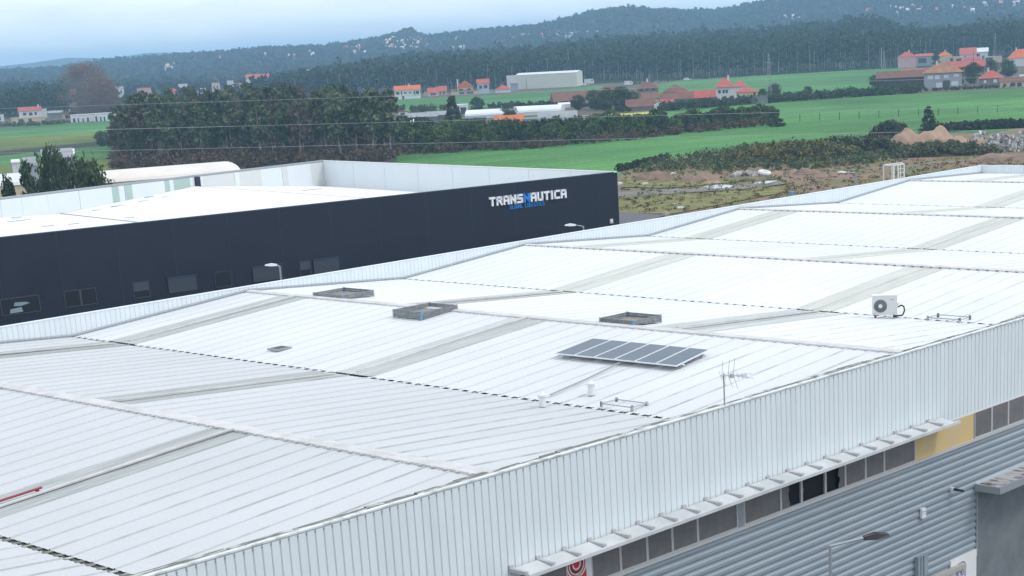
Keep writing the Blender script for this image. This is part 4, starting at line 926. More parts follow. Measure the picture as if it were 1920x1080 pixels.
for rr_ in (.14, .19, .24):
    b = MB()
    for q in range(20):
        a0, a1 = 6.2832*q/20, 6.2832*(q+1)/20; b.tube((cx+math.cos(a0)*rr_, -D_/2-.022, cz+math.sin(a0)*rr_), (cx+math.cos(a1)*rr_, -D_/2-.022, cz+math.sin(a1)*rr_), .005, n=3, cap=False)
    b.obj('wire_ring', M_STEEL, ac)
b = MB(); b.box(.26, .36, -D_/2-.006, -D_/2-.002, .10+H_*.78, .10+H_*.81); b.obj('badge', M_ACG, ac)
b = MB(); b.box(W_/2-.001, W_/2+.05, -.12, .05, .35, .58); b.obj('valve_cover', M_ACW, ac)
for s in (-1, 1):
    b = MB(); b.box(s*.38-.04, s*.38+.04, -.30, .30, 0, .10); b.obj('foot', M_BLACK, ac)
b = MB(); pts = [(W_/2+.04, -.05, .40), (W_/2+.16, -.05, .48), (W_/2+.27, -.05, .42), (W_/2+.30, -.05, .25), (W_/2+.22, -.05, .06), (W_/2-.1, -.05, .03)]
for q in range(5): b.tube(pts[q], pts[q+1], .035, n=6)
b.obj('pipe', M_BLACK, ac)
# antenna on the front parapet
an = empty('television_antenna', (39.68, YN+.02, ZT+.04), math.radians(-15), 'thin television antenna with mast and side rods on the front parapet', 'antenna')
b = MB(); b.tube((0, 0, -.1), (0, 0, .98), .022, n=6); b.obj('mast', M_STEEL, an)
b = MB(); b.tube((-.12, 0, .93), (.62, -.30, .86), .016, n=5); b.obj('boom', M_STEEL, an)
d = np.array([.74, -.30, -.07]); s0 = np.array([-.12, 0, .93]); side = np.array([.30, .74, 0])/.8
for t in np.linspace(.0, 1, 7):
    p = s0+d*t; l_ = .30-.12*t; b = MB(); b.tube(p-side*l_*.5+[0, 0, -l_*.35], p+side*l_*.5+[0, 0, l_*.35], .007, n=4); b.obj('rod', M_STEEL, an)
for k, (t, r) in enumerate([(.05, .42), (.3, .46), (.5, .50)]):
    p = s0+d*t; b = MB(); b.tube(p, p+[.10, .05, r], .009, n=4); b.tube(p, p+[.12, -.04, -r*.8], .007, n=4); b.obj('dipole', M_STEEL, an)
b = MB(); p = s0+d*.45; b.box(p[0]-.05, p[0]+.05, p[1]-.05, p[1]+.05, p[2]-.06, p[2]+.06); b.obj('junction', M_RIDGE, an)
for t in (.55, .75):
    b = MB(); p = s0+d*t; b.tube(p+side*.05, p+d*.5+side*.12+[0, 0, .05], .008, n=4); b.tube(p-side*.05, p+d*.5-side*.12+[0, 0, -.06], .008, n=4); b.obj('reflector', M_STEEL, an)
# cage ladder behind the far parapet
lc = OY(1682, 335, YF+.55); lad = empty('cage_ladder', (lc[0], YF+.24, 0), 0, 'white tubular cage ladder standing over the far parapet', 'ladder')
zt = float(OY(1682, 308, YF+.6)[2])
for x_ in (-.9, -.3, .5):
    b = MB(); b.tube((x_, 0.03, 6), (x_, .03, zt), .05, n=5); b.obj('upright', M_ALU, lad)
for x_ in (-.9, .2, .5, 1.35):
    b = MB(); b.tube((x_, .9, zt-1.35), (x_, .9, zt), .045, n=5); b.obj('cage_post', M_ALU, lad)
for z_ in (zt, zt-1.2):
    for a_, c_ in (((-.9, .03), (.5, .03)), ((-.9, .9), (1.35, .9)), ((-.9, .03), (-.9, .9)), ((.5, .03), (1.35, .9))):
        b = MB(); b.tube((a_[0], a_[1], z_), (c_[0], c_[1], z_), .045, n=5); b.obj('hoop', M_ALU, lad)
for z_ in np.arange(6.3, zt-.1, .3):
    b = MB(); b.tube((-.3, .03, z_), (.5, .03, z_), .018, n=4); b.obj('rung', M_ALU, lad)

# ------------------------------------------------------------------ street lamps
def lamp(base, h, arm, az, label, light_head=True, group=None, r=.07):
    e = empty('street_lamp', (base[0], base[1], 0), az, label, 'street lamp', group)
    b = MB(); b.tube((0, 0, 0), (0, 0, h), r*1.3, r*.7, 8); b.obj('pole', M_STEEL, e)
    b = MB(); b.tube((0, 0, h-.03), (arm*.5, 0, h+.04), r*.6, n=6); b.tube((arm*.5, 0, h+.04), (arm, 0, h+.10), r*.55, n=6); b.obj('arm', M_STEEL, e)
    b = MB(); b.add([(arm, -.10, h+.05), (arm+.35, -.17, h+.06), (arm+.72, -.10, h+.10), (arm+.72, .10, h+.10), (arm+.35, .17, h+.06), (arm, .10, h+.05),
                     (arm, -.07, h+.15), (arm+.35, -.11, h+.22), (arm+.70, -.06, h+.16), (arm+.70, .06, h+.16), (arm+.35, .11, h+.22), (arm, .07, h+.15)],
                    [(5, 4, 3, 2, 1, 0), (6, 7, 8, 9, 10, 11)]+[(k, (k+1) % 6, (k+1) % 6+6, k+6) for k in range(6)])
    b.obj('lamp_head', M_WHITE if light_head else M_BLACK, e)
Ba = OY(525, 505, 84.0); tz = float(OY(523, 500, 84.0)[2])
lamp(Ba, tz, .15, YAW+math.radians(92), 'street lamp in front of the navy warehouse shutters', r=.075)
Bb = OY(1094, 428, 78.0); lamp(Bb, float(OY(1094, 424, 78.0)[2]), .5, YAW+math.radians(92), 'street lamp below the white sign lettering', r=.07)
Bc = G(1604, 362, 0); Dc = OD(1604, 324, 150); lamp((Dc[0], Dc[1]), float(Dc[2]), .8, YAW+math.radians(92), 'street lamp beside the far parapet, before the brown waste ground', r=.10)
Bd = OY(1557, 1060, 26.0); zt_ = float(OY(1557, 1022, 26.0)[2]); lamp(Bd, zt_, .95, math.radians(-36), 'grey street lamp with dark head before the corrugated wall', False, r=.065)
# wall lamp, box
e = empty('wall_lamp', tuple(OY(1783, 918, YN-.06))); setp(e, 'small floodlight on the corrugated wall', 'floodlight')
b = MB(); b.box(-.06, .06, -.12, .0, -.06, .08); b.obj('bracket', M_WHITE, e); b = MB(); b.add([(-.02, -.12, -.02), (.24, -.22, -.10), (.24, -.40, -.10), (-.02, -.30, -.02), (-.02, -.12, .08), (.20, -.22, .0), (.20, -.40, .0), (-.02, -.30, .08)], [(3, 2, 1, 0), (4, 5, 6, 7), (0, 1, 5, 4), (1, 2, 6, 5), (2, 3, 7, 6), (3, 0, 4, 7)]); b.obj('lamp_body', M_BLACK, e)
e = empty('alarm_box', tuple(OY(1728, 961, YN-.06))); setp(e, 'white alarm box on the corrugated wall', 'alarm box')
b = MB(); b.box(-.12, .14, -.10, .0, -.18, .16); b.obj('casing', M_WHITE, e); b = MB(); b.box(-.10, .12, -.112, -.101, .04, .06); b.box(-.10, .12, -.112, -.101, -.04, -.03); b.obj('grille', M_STEEL, e)

# ------------------------------------------------------------------ the navy warehouse
nv = empty('navy_warehouse', (0, 0, 0), 0, 'long navy blue warehouse with white inner parapet and lettered sign', 'warehouse')
CA = np.array([104.4, 94.26]); CBv = np.array([55.67, 103.64]); CC = np.array([111.85, 140.56]); CD = np.array([73.98, 136.79]); HT = 12.0
dAB = (CBv-CA)/np.linalg.norm(CBv-CA); FL = CA+dAB*70; BL = CC+(CD-CC)/np.linalg.norm(CD-CC)*75
def wallbox(b, p, q, z0, z1, t, side=1):
    d = (q-p)/np.linalg.norm(q-p); n = np.array([-d[1], d[0]])*t*side
    P = [p, q, q+n, p+n]; b.add([(a_[0], a_[1], z0) for a_ in P]+[(a_[0], a_[1], z1) for a_ in P], [(3, 2, 1, 0), (4, 5, 6, 7), (0, 1, 5, 4), (1, 2, 6, 5), (2, 3, 7, 6), (3, 0, 4, 7)])
b = MB(); wallbox(b, CA, FL, 0, HT-.05, .3, -1); b.obj('front_wall', M_NAVY, nv)
b = MB(); wallbox(b, CC+(CC-CA)/np.linalg.norm(CC-CA)*0, CA+(CC-CA)/np.linalg.norm(CC-CA)*.31, 0, HT-.05, .3, -1); b.obj('end_wall', M_NAVY, nv)
b = MB(); wallbox(b, BL, CC-(CC-CD)/np.linalg.norm(CC-CD)*.0, 0, HT-.1, .3, 1); b.obj('back_wall', M_NAVY, nv)
b = MB(); wallbox(b, CA-dAB*.05, FL, HT-.05, HT+.01, .36, -1); b.obj('front_coping', M_NAVYF, nv)
b = MB(); wallbox(b, BL, CC, HT-.1, HT+.06, .34, 1); b.obj('back_coping', M_STEEL, nv)
b = MB(); wallbox(b, CC, CA, HT-.05, HT+.03, .32, -1); b.obj('end_coping', M_WHITE, nv)
# inner parapet panels, on the back wall
dCD = (BL-CC)/np.linalg.norm(BL-CC); nin = np.array([dCD[1], -dCD[0]])
if nin@(CA-CC) < 0: nin = -nin
def on_back(px): # distance from C along the back wall for a picture column
    n_ = np.array([-dCD[1], dCD[0]]); d = ray(px, 345 if px > 380 else 385); t = (n_@CC)/(n_@d[:2]); return float((d[:2]*t-CC)@dCD)
cols_ = [610, 585, 540, 530, 490, 450, 440, 381, 377, 369, 360, 329, 321, 312, 250, 236, 225, 212, 150, 90, 40, 0, -80, -160]
mats_ = [M_INNER2, M_INNER, M_INNER2, M_INNER, M_INNER2, M_INNER, M_INNER2, M_INNER, M_NAVY, M_INNER, M_MINT, M_INNER, M_MINT, M_INNER, M_MINT, M_INNER, M_MINT, M_INNER, M_INNER, M_INNER, M_INNER, M_INNER, M_INNER]
for k in range(len(cols_)-1):
    s0, s1 = on_back(cols_[k]), on_back(cols_[k+1]); s0 = max(s0, .02); p = CC+dCD*(s0+.01)+nin*.02; q = CC+dCD*(s1-.01)+nin*.02
    b = MB(); P = [p, q, q+nin*(.06+.01*(k % 3)), p+nin*(.06+.01*(k % 3))]
    if mats_[k] is M_NAVY: P = [p, q, q+nin*.3, p+nin*.3]
    b.add([(a_[0], a_[1], 9.0) for a_ in P]+[(a_[0], a_[1], HT-.12) for a_ in P], [(3, 2, 1, 0), (4, 5, 6, 7), (0, 1, 5, 4), (1, 2, 6, 5), (2, 3, 7, 6), (3, 0, 4, 7)])
    b.obj('parapet_panel', mats_[k], nv)
dCA = (CA-CC)/np.linalg.norm(CA-CC); nl = np.array([dCA[1], -dCA[0]])
if nl@(CD-CC) < 0: nl = -nl
Lr = np.linalg.norm(CA-CC)
for k in range(8):
    p = CC+dCA*(Lr*k/8+.12+.0)+nl*.305; q = CC+dCA*(Lr*(k+1)/8+.08)+nl*.305; P = [p, q, q+nl*.05, p+nl*.05]; b = MB()
    if k == 7: P = [p, CA+(-dCA)*.4+nl*.305, CA+(-dCA)*.4+nl*.355, p+nl*.05]
    b.add([(a_[0], a_[1], 9.0) for a_ in P]+[(a_[0], a_[1], HT-.06) for a_ in P], [(3, 2, 1, 0), (4, 5, 6, 7), (0, 1, 5, 4), (1, 2, 6, 5), (2, 3, 7, 6), (3, 0, 4, 7)]); b.obj('parapet_panel', M_INNER, nv)
# white roof: folded along lines parallel to the end wall
def xback(px, py): return on_back(px)
fold = [(0.0, 9.45), (on_back(368), 11.05), (on_back(110), 10.10), (on_back(110)+16, 11.0), (75, 10.6)]
b = MB(); fl = []
for s, z in fold:
    p = CC+dCD*s; d = -dCA; dd = dCA*60
    # meet the front wall line
    n_ = np.array([-dAB[1], dAB[0]]); t = (n_@(CA-p))/(n_@dCA); q = p+dCA*(t-.32); fl.append((p+nin*.1, q, z))
roof_parts = []
for (p0, q0, z0), (p1, q1, z1) in zip(fl[:-1], fl[1:]):
    b = MB(); b.add([(p0[0], p0[1], z0), (p1[0], p1[1], z1), (q1[0], q1[1], z1), (q0[0], q0[1], z0)], [(0, 1, 2, 3)]); b.obj('roof_slope', M_WROOF, nv)
b = MB(); p, q, z = fl[2]; b.tube((p[0], p[1], z+.01), (q[0], q[1], z+.01), .07, n=4); b.obj('valley_gutter', M_STEEL, nv)
b = MB(); p, q, z = fl[1]; b.tube((p[0], p[1], z-.02), (q[0], q[1], z-.02), .05, n=4); b.obj('ridge_line', M_STEEL, nv)
def roofz(s): return float(np.interp(s, [f_[0] for f_ in fold], [f_[1] for f_ in fold]))
k_ = 0
for px_, py_ in [(35, 415), (31, 409), (138, 421), (183, 395), (215, 377), (227, 387), (270, 378), (280, 370), (290, 393), (300, 418), (334, 385), (313, 370), (380, 376), (392, 385), (437, 382), (356, 374), (424, 366), (463, 359), (480, 373), (520, 365), (585, 357), (590, 370), (243, 409), (552, 379), (90, 425)]:
    z = 10.6
    for _ in range(6):
        g_ = G(px_, py_, z); s = float((g_[:2]-CC)@dCD); z = roofz(s)
    w_ = .42 if k_ % 5 else .9; b = MB(); b.box(-w_, w_, -.11, .11, .0, .05); k_ += 1
    o = b.obj('roof_hatch', M_GREYM, nv, (g_[0], g_[1], z+.03), math.atan2(dAB[1], dAB[0]))
# cladding seams, windows, shutters on the front
out_n = np.array([dAB[1], -dAB[0]])
if out_n@(-CA) < 0: out_n = -out_n
yaw_f = math.atan2(-dAB[1], -dAB[0])
def on_front(px, py):
    n_ = np.array([-dAB[1], dAB[0]]); d = ray(px, py); t = (n_@CA)/(n_@d[:2]); return CAM+d*t
def fpiece(px0, px1, pyc, kind, lab=None):
    a_ = on_front(px0, pyc); c_ = on_front(px1, pyc); w_ = np.linalg.norm((c_-a_)[:2]); z0, z1 = 7.05, 8.04
    e = empty('window' if kind != 'shutter' else 'roller_shutter', (a_[0]+out_n[0]*.012, a_[1]+out_n[1]*.012, z0), yaw_f); e.parent = nv
    if lab: e['label'] = lab
    if kind == 'shutter':
        n_ = 8
        for q in range(n_): b = MB(); hh_ = (z1-z0)/n_; b.box(.03, w_-.03, -.05, .0, q*hh_+.006, (q+1)*hh_-.006); b.obj('slat', M_SHUT, e)
        b = MB(); b.box(0, .03, -.07, 0, 0, z1-z0); b.box(w_-.03, w_, -.07, 0, 0, z1-z0); b.box(0, w_, -.09, 0, z1-z0, z1-z0+.08); b.obj('frame', M_NAVYF, e)
    else:
        b = MB(); t = .05; b.box(0, w_, -.04, 0, -t, 0); b.box(0, w_, -.04, 0, z1-z0, z1-z0+t); b.box(-t, 0, -.04, 0, -t, z1-z0+t); b.box(w_, w_+t, -.04, 0, -t, z1-z0+t); b.obj('frame', M_SHUT if kind != 'dim' else M_NAVYF, e)
        b = MB(); b.box(.001, w_-.001, -.015, 0, .001, z1-z0-.001); b.obj('pane', M_DGLASS, e)
        if kind == 'marked':
            b = MB(); b.add([(w_*.32, -.02, .50), (w_*.52, -.02, .46), (w_*.75, -.02, .58), (w_*.66, -.02, .68), (w_*.36, -.02, .72)], [(0, 1, 2, 3, 4)]); b.add([(w_*.2, -.018, .05), (w_*.55, -.018, .08), (w_*.52, -.018, .38), (w_*.22, -.018, .32)], [(0, 1, 2, 3)]); b.obj('pale_pane_patch', mat('pale_pane_tone', (.22, .30, .33)), e)  # two pale flat shapes just in front of the dark pane
        if kind == 'half': b = MB(); b.box(.02, w_-.02, -.045, -.016, .42, z1-z0-.02); b.obj('blind', M_SHUT, e)
        if kind == 'pair': b = MB(); b.box(w_*.48, w_*.54, -.035, -.016, .0, z1-z0); b.obj('mullion', M_SHUT, e)
fpiece(2, 74, 572, 'marked', 'wide window with two pale patches on its pane'); fpiece(121, 180, 558, 'pair'); fpiece(250, 279, 543, 'half'); fpiece(314, 369, 532, 'shutter'); fpiece(403, 432, 520, 'dim'); fpiece(473, 530, 513, 'shutter')
fpiece(562, 581, 500, 'half'); fpiece(587, 636, 497, 'shutter')
s = 2.0
while s < 68:
    p = CA+dAB*s; b = MB(); b.box(-.012, .012, -.008, 0, .1, HT-.06); b.obj('cladding_seam', M_NAVYF, nv, (p[0]+out_n[0]*.001, p[1]+out_n[1]*.001, 0), yaw_f); s += 4.0
e = empty('junction_box', tuple(on_front(1145.5, 414.5)), yaw_f); setp(e, 'small white box near the right corner of the navy wall', 'wall box'); b = MB(); b.box(-.13, .13, -.12, -.005, -.17, .17); b.obj('casing', M_WHITE, e); b = MB(); b.box(-.09, .09, -.135, -.121, -.10, -.05); b.obj('slot', M_STEEL, e)
# lettering
a_ = on_front(917, 386); c_ = on_front(1061, 371); Lw = float(np.linalg.norm((c_-a_)[:2])); zlo = 10.42; zhi = 11.10
sgn_ = empty('sign', (a_[0]+out_n[0]*.01, a_[1]+out_n[1]*.01, zlo), yaw_f); sgn_.parent = nv; sgn_['label'] = 'white and blue raised letters reading TRANSNAUTICA GLOBAL LOGISTICS'
word = 'TRANSNAUTICA'; wid = [.95 if ch != 'I' else .42 for ch in word]; tot = sum(wid)+.16*(len(word)-1); sc_ = Lw/tot; x = 0
for q, ch in enumerate(word):
    b = MB(); t = .155; cw = wid[q]*sc_
    for i_, st_ in enumerate(GL[ch]):
        if ch == 'I': pts = [(x+cw/2, t/2), (x+cw/2, zhi-zlo-t/2)]
        else: pts = [(x+t/2+u_*(cw-t), t/2+v_*(zhi-zlo-t)) for u_, v_ in st_]
        stroke(b, pts, t, -.12-.002*i_, -.001)
    b.obj('letter', M_SIGNB if q == 5 else M_SIGNW, sgn_); x += cw+.16*sc_
a2 = on_front(956, 391); off = float(np.linalg.norm((a2-a_)[:2])); c2_ = on_front(1021, 384); L2 = float(np.linalg.norm((c2_-a2)[:2])); x = off
word = 'GLOBAL LOGISTICS'; cw = L2/len(word)
for q, ch in enumerate(word):
    if ch != ' ':
        b = MB(); t = .042; w1 = cw*.70
        for i_, st_ in enumerate(GL[ch]): stroke(b, [(x+u_*w1, -.36+v_*.26) for u_, v_ in st_], t, -.06-.001*i_, -.001)
        b.obj('small_letter', M_SIGNB, sgn_)
    x += cw

# ------------------------------------------------------------------ buildings
def house(px0, px1, base, eave, ridge, wallm, roofm, label, kind='hip', depth=7., wins=(), name='house', rot=0., cat='house', over=.35, chimney=None, D=None, winm=None, flat_t=.25, group=None, door=None, D_z=None):
    """px0..px1: width of the front, base/eave/ridge rows; stands on the ground (or terrain) under its base"""
    pc = (px0+px1)/2
    p = on_terrain(pc, base) if D is None else OD(pc, base, D)
    Dd = math.hypot(p[0], p[1])
    if D is not None: p = np.array([p[0], p[1], max(0., float(T(p[0], p[1])))])
    s = Dd/FOC*1.0; cosv = 1.0
    # the picture is enlarged away from its principal point
    q = ray(pc, base); k_ = 1/np.linalg.norm(q)*1.0; sc1 = math.hypot(p[0], p[1])/math.hypot(q[0], q[1])/FOC
    w_ = (px1-px0)*sc1; he = (base-eave)*sc1; hr = (base-ridge)*sc1
    if D is not None: he = OD(pc, eave, Dd)[2]-p[2]; hr = OD(pc, ridge, Dd)[2]-p[2]
    e = empty(name, p, facing(p)+rot, label, cat, group)
    b = MB(); hw = w_/2; b.box(-hw, hw, 0, depth, -1.0, he); b.obj('wall', wallm, e)
    o_ = over; zr = hr
    b = MB()
    if kind == 'hip':
        rd = min(hw, depth/2); b.add([(-hw-o_, -o_, he-.05), (hw+o_, -o_, he-.05), (hw+o_, depth+o_, he-.05), (-hw-o_, depth+o_, he-.05), (-hw+rd*.9, depth/2, zr), (hw-rd*.9, depth/2, zr)],
              [(3, 2, 1, 0), (0, 1, 5, 4), (2, 3, 4, 5), (1, 2, 5), (3, 0, 4)])
    elif kind == 'gable':    # ridge across the view
        b.add([(-hw-o_, -o_, he-.05), (hw+o_, -o_, he-.05), (hw+o_, depth+o_, he-.05), (-hw-o_, depth+o_, he-.05), (-hw-o_, depth/2, zr), (hw+o_, depth/2, zr)],
              [(3, 2, 1, 0), (0, 1, 5, 4), (2, 3, 4, 5), (1, 2, 5), (3, 0, 4)])
    elif kind == 'front':    # gable end toward the view
        b.add([(-hw-o_, -o_, he-.05), (hw+o_, -o_, he-.05), (hw+o_, depth+o_, he-.05), (-hw-o_, depth+o_, he-.05), (0, -o_, zr), (0, depth+o_, zr)],
              [(3, 2, 1, 0), (0, 4, 5, 3), (1, 2, 5, 4), (2, 3, 5)]); b2_ = MB(); b2_.add([(-hw, -.02, he-.04), (hw, -.02, he-.04), (0, -.02, zr-.25)], [(0, 1, 2)]); b.add([(-hw-o_, -o_, he-.05), (hw+o_, -o_, he-.05), (0, -o_, zr)], [(0, 1, 2)])
    elif kind == 'shed': b.add([(-hw-o_, -o_, he-.05), (hw+o_, -o_, he-.05), (hw+o_, depth+o_, zr), (-hw-o_, depth+o_, zr), (-hw-o_, -o_, he+.08), (hw+o_, -o_, he+.08), (hw+o_, depth+o_, zr+.12), (-hw-o_, depth+o_, zr+.12)], [(3, 2, 1, 0), (4, 5, 6, 7), (0, 1, 5, 4), (1, 2, 6, 5), (2, 3, 7, 6), (3, 0, 4, 7)])
    elif kind == 'arch':
        n_ = 10; pts = [(-hw-.1+ (2*hw+.2)*0, he)]
        pts = [(-math.cos(math.pi*q_/n_)*(depth/2+.15)+depth/2, he+math.sin(math.pi*q_/n_)*(zr-he)) for q_ in range(n_+1)]
        b.prismx(pts, -hw-.1, hw+.1)
    else: b.box(-hw-.15, hw+.15, -.15, depth+.15, he, he+flat_t)
    r_ = b.obj('roof', roofm, e)
    for (u0, u1, v0, v1) in wins:
        b = MB(); x0, x1 = -hw+u0*w_, -hw+u1*w_; z0, z1 = v0*he, v1*he
        f_ = empty('window', (0, 0, 0)); f_.parent = e
        b.box(x0, x1, -.06, -.005, z0, z1); b.obj('pane', winm or W_WIN, f_)
        b = MB(); b.box(x0-.08, x1+.08, -.12, -.07, z0-.10, z0); b.obj('sill', W_WH, f_)
    if door:
        b = MB(); x0, x1 = -hw+door[0]*w_, -hw+door[1]*w_; b.box(x0, x1, -.07, -.005, 0, door[2]*he); b.obj('door', W_WIN, e)
    if chimney is None and kind in ('hip', 'gable') and w_ > 8 and name == 'house': chimney = .3+.4*((int(px0)*7) % 10)/10
    if chimney:
        b = MB(); cx_ = -hw+chimney*w_; b.box(cx_-.35, cx_+.35, depth*.4, depth*.4+.7, he, zr+.7); b.box(cx_-.45, cx_+.45, depth*.4-.1, depth*.4+.8, zr+.7, zr+.85); b.obj('chimney', W_WH, e)
    return e, w_, he, hr, sc1
up2 = [(.08, .16, .55, .85), (.34, .44, .62, .78), (.56, .66, .62, .78), (.74, .80, .5, .88)]
# row beyond the first green field
house(741, 789, 186, 169, 161, W_WH, T_OR, 'white two storey house with bright orange roof, leftmost of the field row', 'gable', 8, [(.05, .18, .55, .85), (.24, .29, .5, .88), (.35, .47, .62, .76), (.55, .66, .62, .76), (.74, .79, .45, .88), (.82, .95, .5, .85)], door=(.28, .36, .35))
house(729, 741, 185, 179, 177, W_PK, T_BRN, 'small pink shed left of the orange roofed house', 'flat', 5)
house(803, 822, 180, 174, 165, W_WH, T_RED, 'low house with broad pale red roof, left half', 'gable', 9, [(.2, .8, .2, .8)])
house(823, 838, 178, 171, 162, W_CR, T_RED, 'low house with broad pale red roof, right half', 'gable', 9, [(.1, .25, .1, .9), (.5, .8, .3, .8)])
house(796, 803, 180, 172, 170, W_CR, T_BRN, 'narrow pinkish annexe beside the pale red roofed house', 'flat', 6)
house(858, 888, 178, 164, 152, W_CR, T_OR, 'cream house with low gabled front and two chimneys', 'front', 8, [(.12, .35, .60, .82), (.62, .85, .60, .82), (.15, .42, .08, .38), (.6, .8, .08, .38)], chimney=.05)
house(846, 898, 178, 170, 167, W_CR, T_BRN, 'low wings in front of the cream gabled house', 'shed', 3, [(.3, .4, .1, .7), (.7, .8, .1, .7)])
house(896, 918, 176, 157, 149, W_BL, T_RED, 'tall pale blue house with red roof between cream house and low cottage', 'gable', 8, [(.15, .40, .50, .80), (.55, .85, .50, .85)])
house(929, 958, 174, 168, 160, W_WH, T_RED, 'low white cottage with orange-red roof beside the industrial hall', 'hip', 9)
house(918, 934, 174, 170, 168, W_BL, T_GRY, 'low pale blue garage beside the tall blue house', 'flat', 6)
hall, w_, he, hr, s1 = house(967, 1083, 165, 139, 136, W_HALL, W_WH, 'big pale green windowless industrial hall with white roof edge', 'gable', 26, name='industrial_hall', cat='hall', over=.1, rot=math.radians(-8))
for k in range(24):
    b = MB(); x = -w_/2+w_*(k+.5)/24; b.box(x-.04, x+.04, -.05, -.005, .1, he-.1); b.obj('cladding_seam', W_GB if k == 2 else W_HALL, hall)
b = MB(); b.box(-w_/2+w_*.17, -w_/2+w_*.175, -.25, -.06, -.1, he*.72); b.obj('downpipe', W_GR, hall)
house(951, 968, 166, 144, 142, W_WH, W_WH, 'white block joined to the left end of the industrial hall', 'flat', 12, name='annexe', cat='building')
house(958, 972, 171, 158, 157, W_GB, W_GR, 'blue-grey tank house in front of the white block', 'flat', 4, name='annexe', cat='building')
# middle: sheds, portico, tunnels
house(744, 776, 247, 236, 227, W_GR, W_WH, 'modern building with stepped white canopies behind the hedge', 'shed', 8, [(.3, .7, .2, .8)], name='modern_building', cat='building')
house(757, 776, 247, 237, 236, W_WH, W_WH, 'small white block below the stepped canopies', 'flat', 4, [(.2, .35, .1, .8), (.6, .8, .1, .8)], name='shed', cat='shed')
house(785, 797, 245, 236, 234, W_CR, W_WH, 'small cream hut right of the stepped canopies', 'flat', 4, [(.5, .7, .1, .8)], name='hut', cat='hut')
house(748, 764, 217, 210, 209, W_WH, T_BRN, 'small white flat house above the long grey sheds', 'flat', 6, [(.2, .7, .2, .8)])
house(764, 802, 234, 220, 215, W_DK, T_GRY, 'long grey shed with dark open front, left', 'shed', 12, name='shed', cat='shed')
house(803, 820, 232, 219, 212, W_GR, T_GRY, 'pale grey shed between the long dark shed and the narrow tree', 'shed', 10, name='shed', cat='shed')
house(820, 838, 230, 216, 211, W_GR, T_GRY, 'grey open shed left of the narrow dark tree', 'shed', 10, name='shed', cat='shed')
e, w_, he, hr, s1 = house(848, 878, 216, 202, 197, W_DK, W_WH, 'white portico building with dark recessed front', 'flat', 7, [(.1, .3, .1, .75), (.45, .9, .1, .85)], name='portico_building', cat='building', flat_t=1.0)
for x_ in (-w_/2+.3, w_/2-.3): b = MB(); b.box(x_-.3, x_+.3, -.5, -.2, 0, he); b.obj('column', W_WH, e)
house(868, 912, 240, 224, 222, mat('dark_blue_netting', (.03, .055, .07)), mat('dark_teal_net', (.035, .07, .08)), 'low dark teal netted shed in front of the white tunnel', 'flat', 10, name='net_shed', cat='shed')
house(872, 958, 222, 216, 206, W_POLY, W_POLY, 'long white tunnel greenhouse, left half', 'arch', 9, name='greenhouse', cat='greenhouse', rot=math.radians(-10))
house(960, 1052, 216, 210, 199, W_POLY, W_POLY, 'long white tunnel greenhouse, right half', 'arch', 9, name='greenhouse', cat='greenhouse', rot=math.radians(-10))
house(1047, 1070, 202, 196, 193, W_POLY, W_POLY, 'short white tunnel end beside the large dark tree', 'arch', 8, name='greenhouse', cat='greenhouse')
house(1010, 1084, 246, 226, 211, W_GR, T_GRY, 'pale grey arched shed behind the hedge', 'arch', 14, name='arched_shed', cat='shed')
house(982, 1008, 238, 224, 223, W_GB, T_GRY, 'low grey block between orange roof and arched shed', 'flat', 6, name='shed', cat='shed')
house(931, 981, 240, 230, 217, W_CR, T_OR, 'house with vivid orange roof just behind the hedge', 'gable', 7, [(.1, .3, .2, .8), (.6, .8, .2, .8)], over=.5)
house(940, 946, 245, 236, 233, W_WH, W_WH, 'tiny white lean-to before the orange roof', 'shed', 3, name='hut', cat='hut')
house(1088, 1103, 226, 219, 217, W_CR, T_GRY, 'small cream hut right of the arched shed', 'flat', 4, name='hut', cat='hut')
house(1100, 1112, 200, 190, 184, W_WH, T_GRY, 'small grey gabled chapel above the dark trees', 'front', 7, [(.3, .6, .2, .6)], name='chapel', cat='chapel')
house(1107, 1125, 194, 187, 182, W_WH, T_RED, 'small pinkish roofed house right of the chapel', 'gable', 6)
# old brown farm cluster
house(1040, 1130, 198, 189, 172, W_GR, T_BRN, 'long low farm building with sagging brown tiles, left of the cluster', 'gable', 16, name='farm_building', cat='farm building', rot=math.radians(6))
house(1104, 1180, 187, 181, 163, W_GR, T_BRN, 'large brown tiled barn behind the small orange roof', 'hip', 14, name='barn', cat='barn')
house(1136, 1168, 187, 181, 171, W_WH, T_OR, 'small house with bright orange roof amid brown roofs', 'hip', 7)
house(1195, 1235, 188, 166, 153, mat('brown_attic_wall', (.26, .15, .12)), T_BRN, 'tall brown house with three dark attic windows', 'hip', 10, [(.12, .28, .72, .95), (.42, .54, .72, .95), (.70, .86, .72, .95)])
house(1190, 1235, 193, 186, 176, W_CR, T_BRN, 'brown roofed wing below the attic windows', 'shed', 6, name='farm_building', cat='farm building')
house(1175, 1228, 208, 200, 187, W_GR, T_BRN, 'low brown tiled farm building behind the white gate', 'gable', 9, name='farm_building', cat='farm building')
house(1244, 1290, 184, 172, 160, W_GR, T_BRN, 'brown hipped barn right of the tall brown house', 'hip', 10, name='barn', cat='barn')
house(1240, 1300, 196, 186, 174, W_GR, T_BRN, 'long brown tiled barn below the hipped barn', 'gable', 8, [(.1, .25, .3, .8)], name='barn', cat='barn')
e, w_, he, hr, s1 = house(1227, 1246, 209, 197, 193, W_WH, W_WH, 'little white gateway with dark opening', 'front', 3, [], name='gateway', cat='gateway', over=.1)
b = MB(); b.box(-w_*.22, w_*.22, -.07, -.005, -.5, he*.85); b.obj('opening', W_WIN, e)
house(1241, 1262, 199, 193, 187, W_GR, T_RED, 'small pinkish red roof right of the white gateway', 'gable', 5, name='shed', cat='shed')
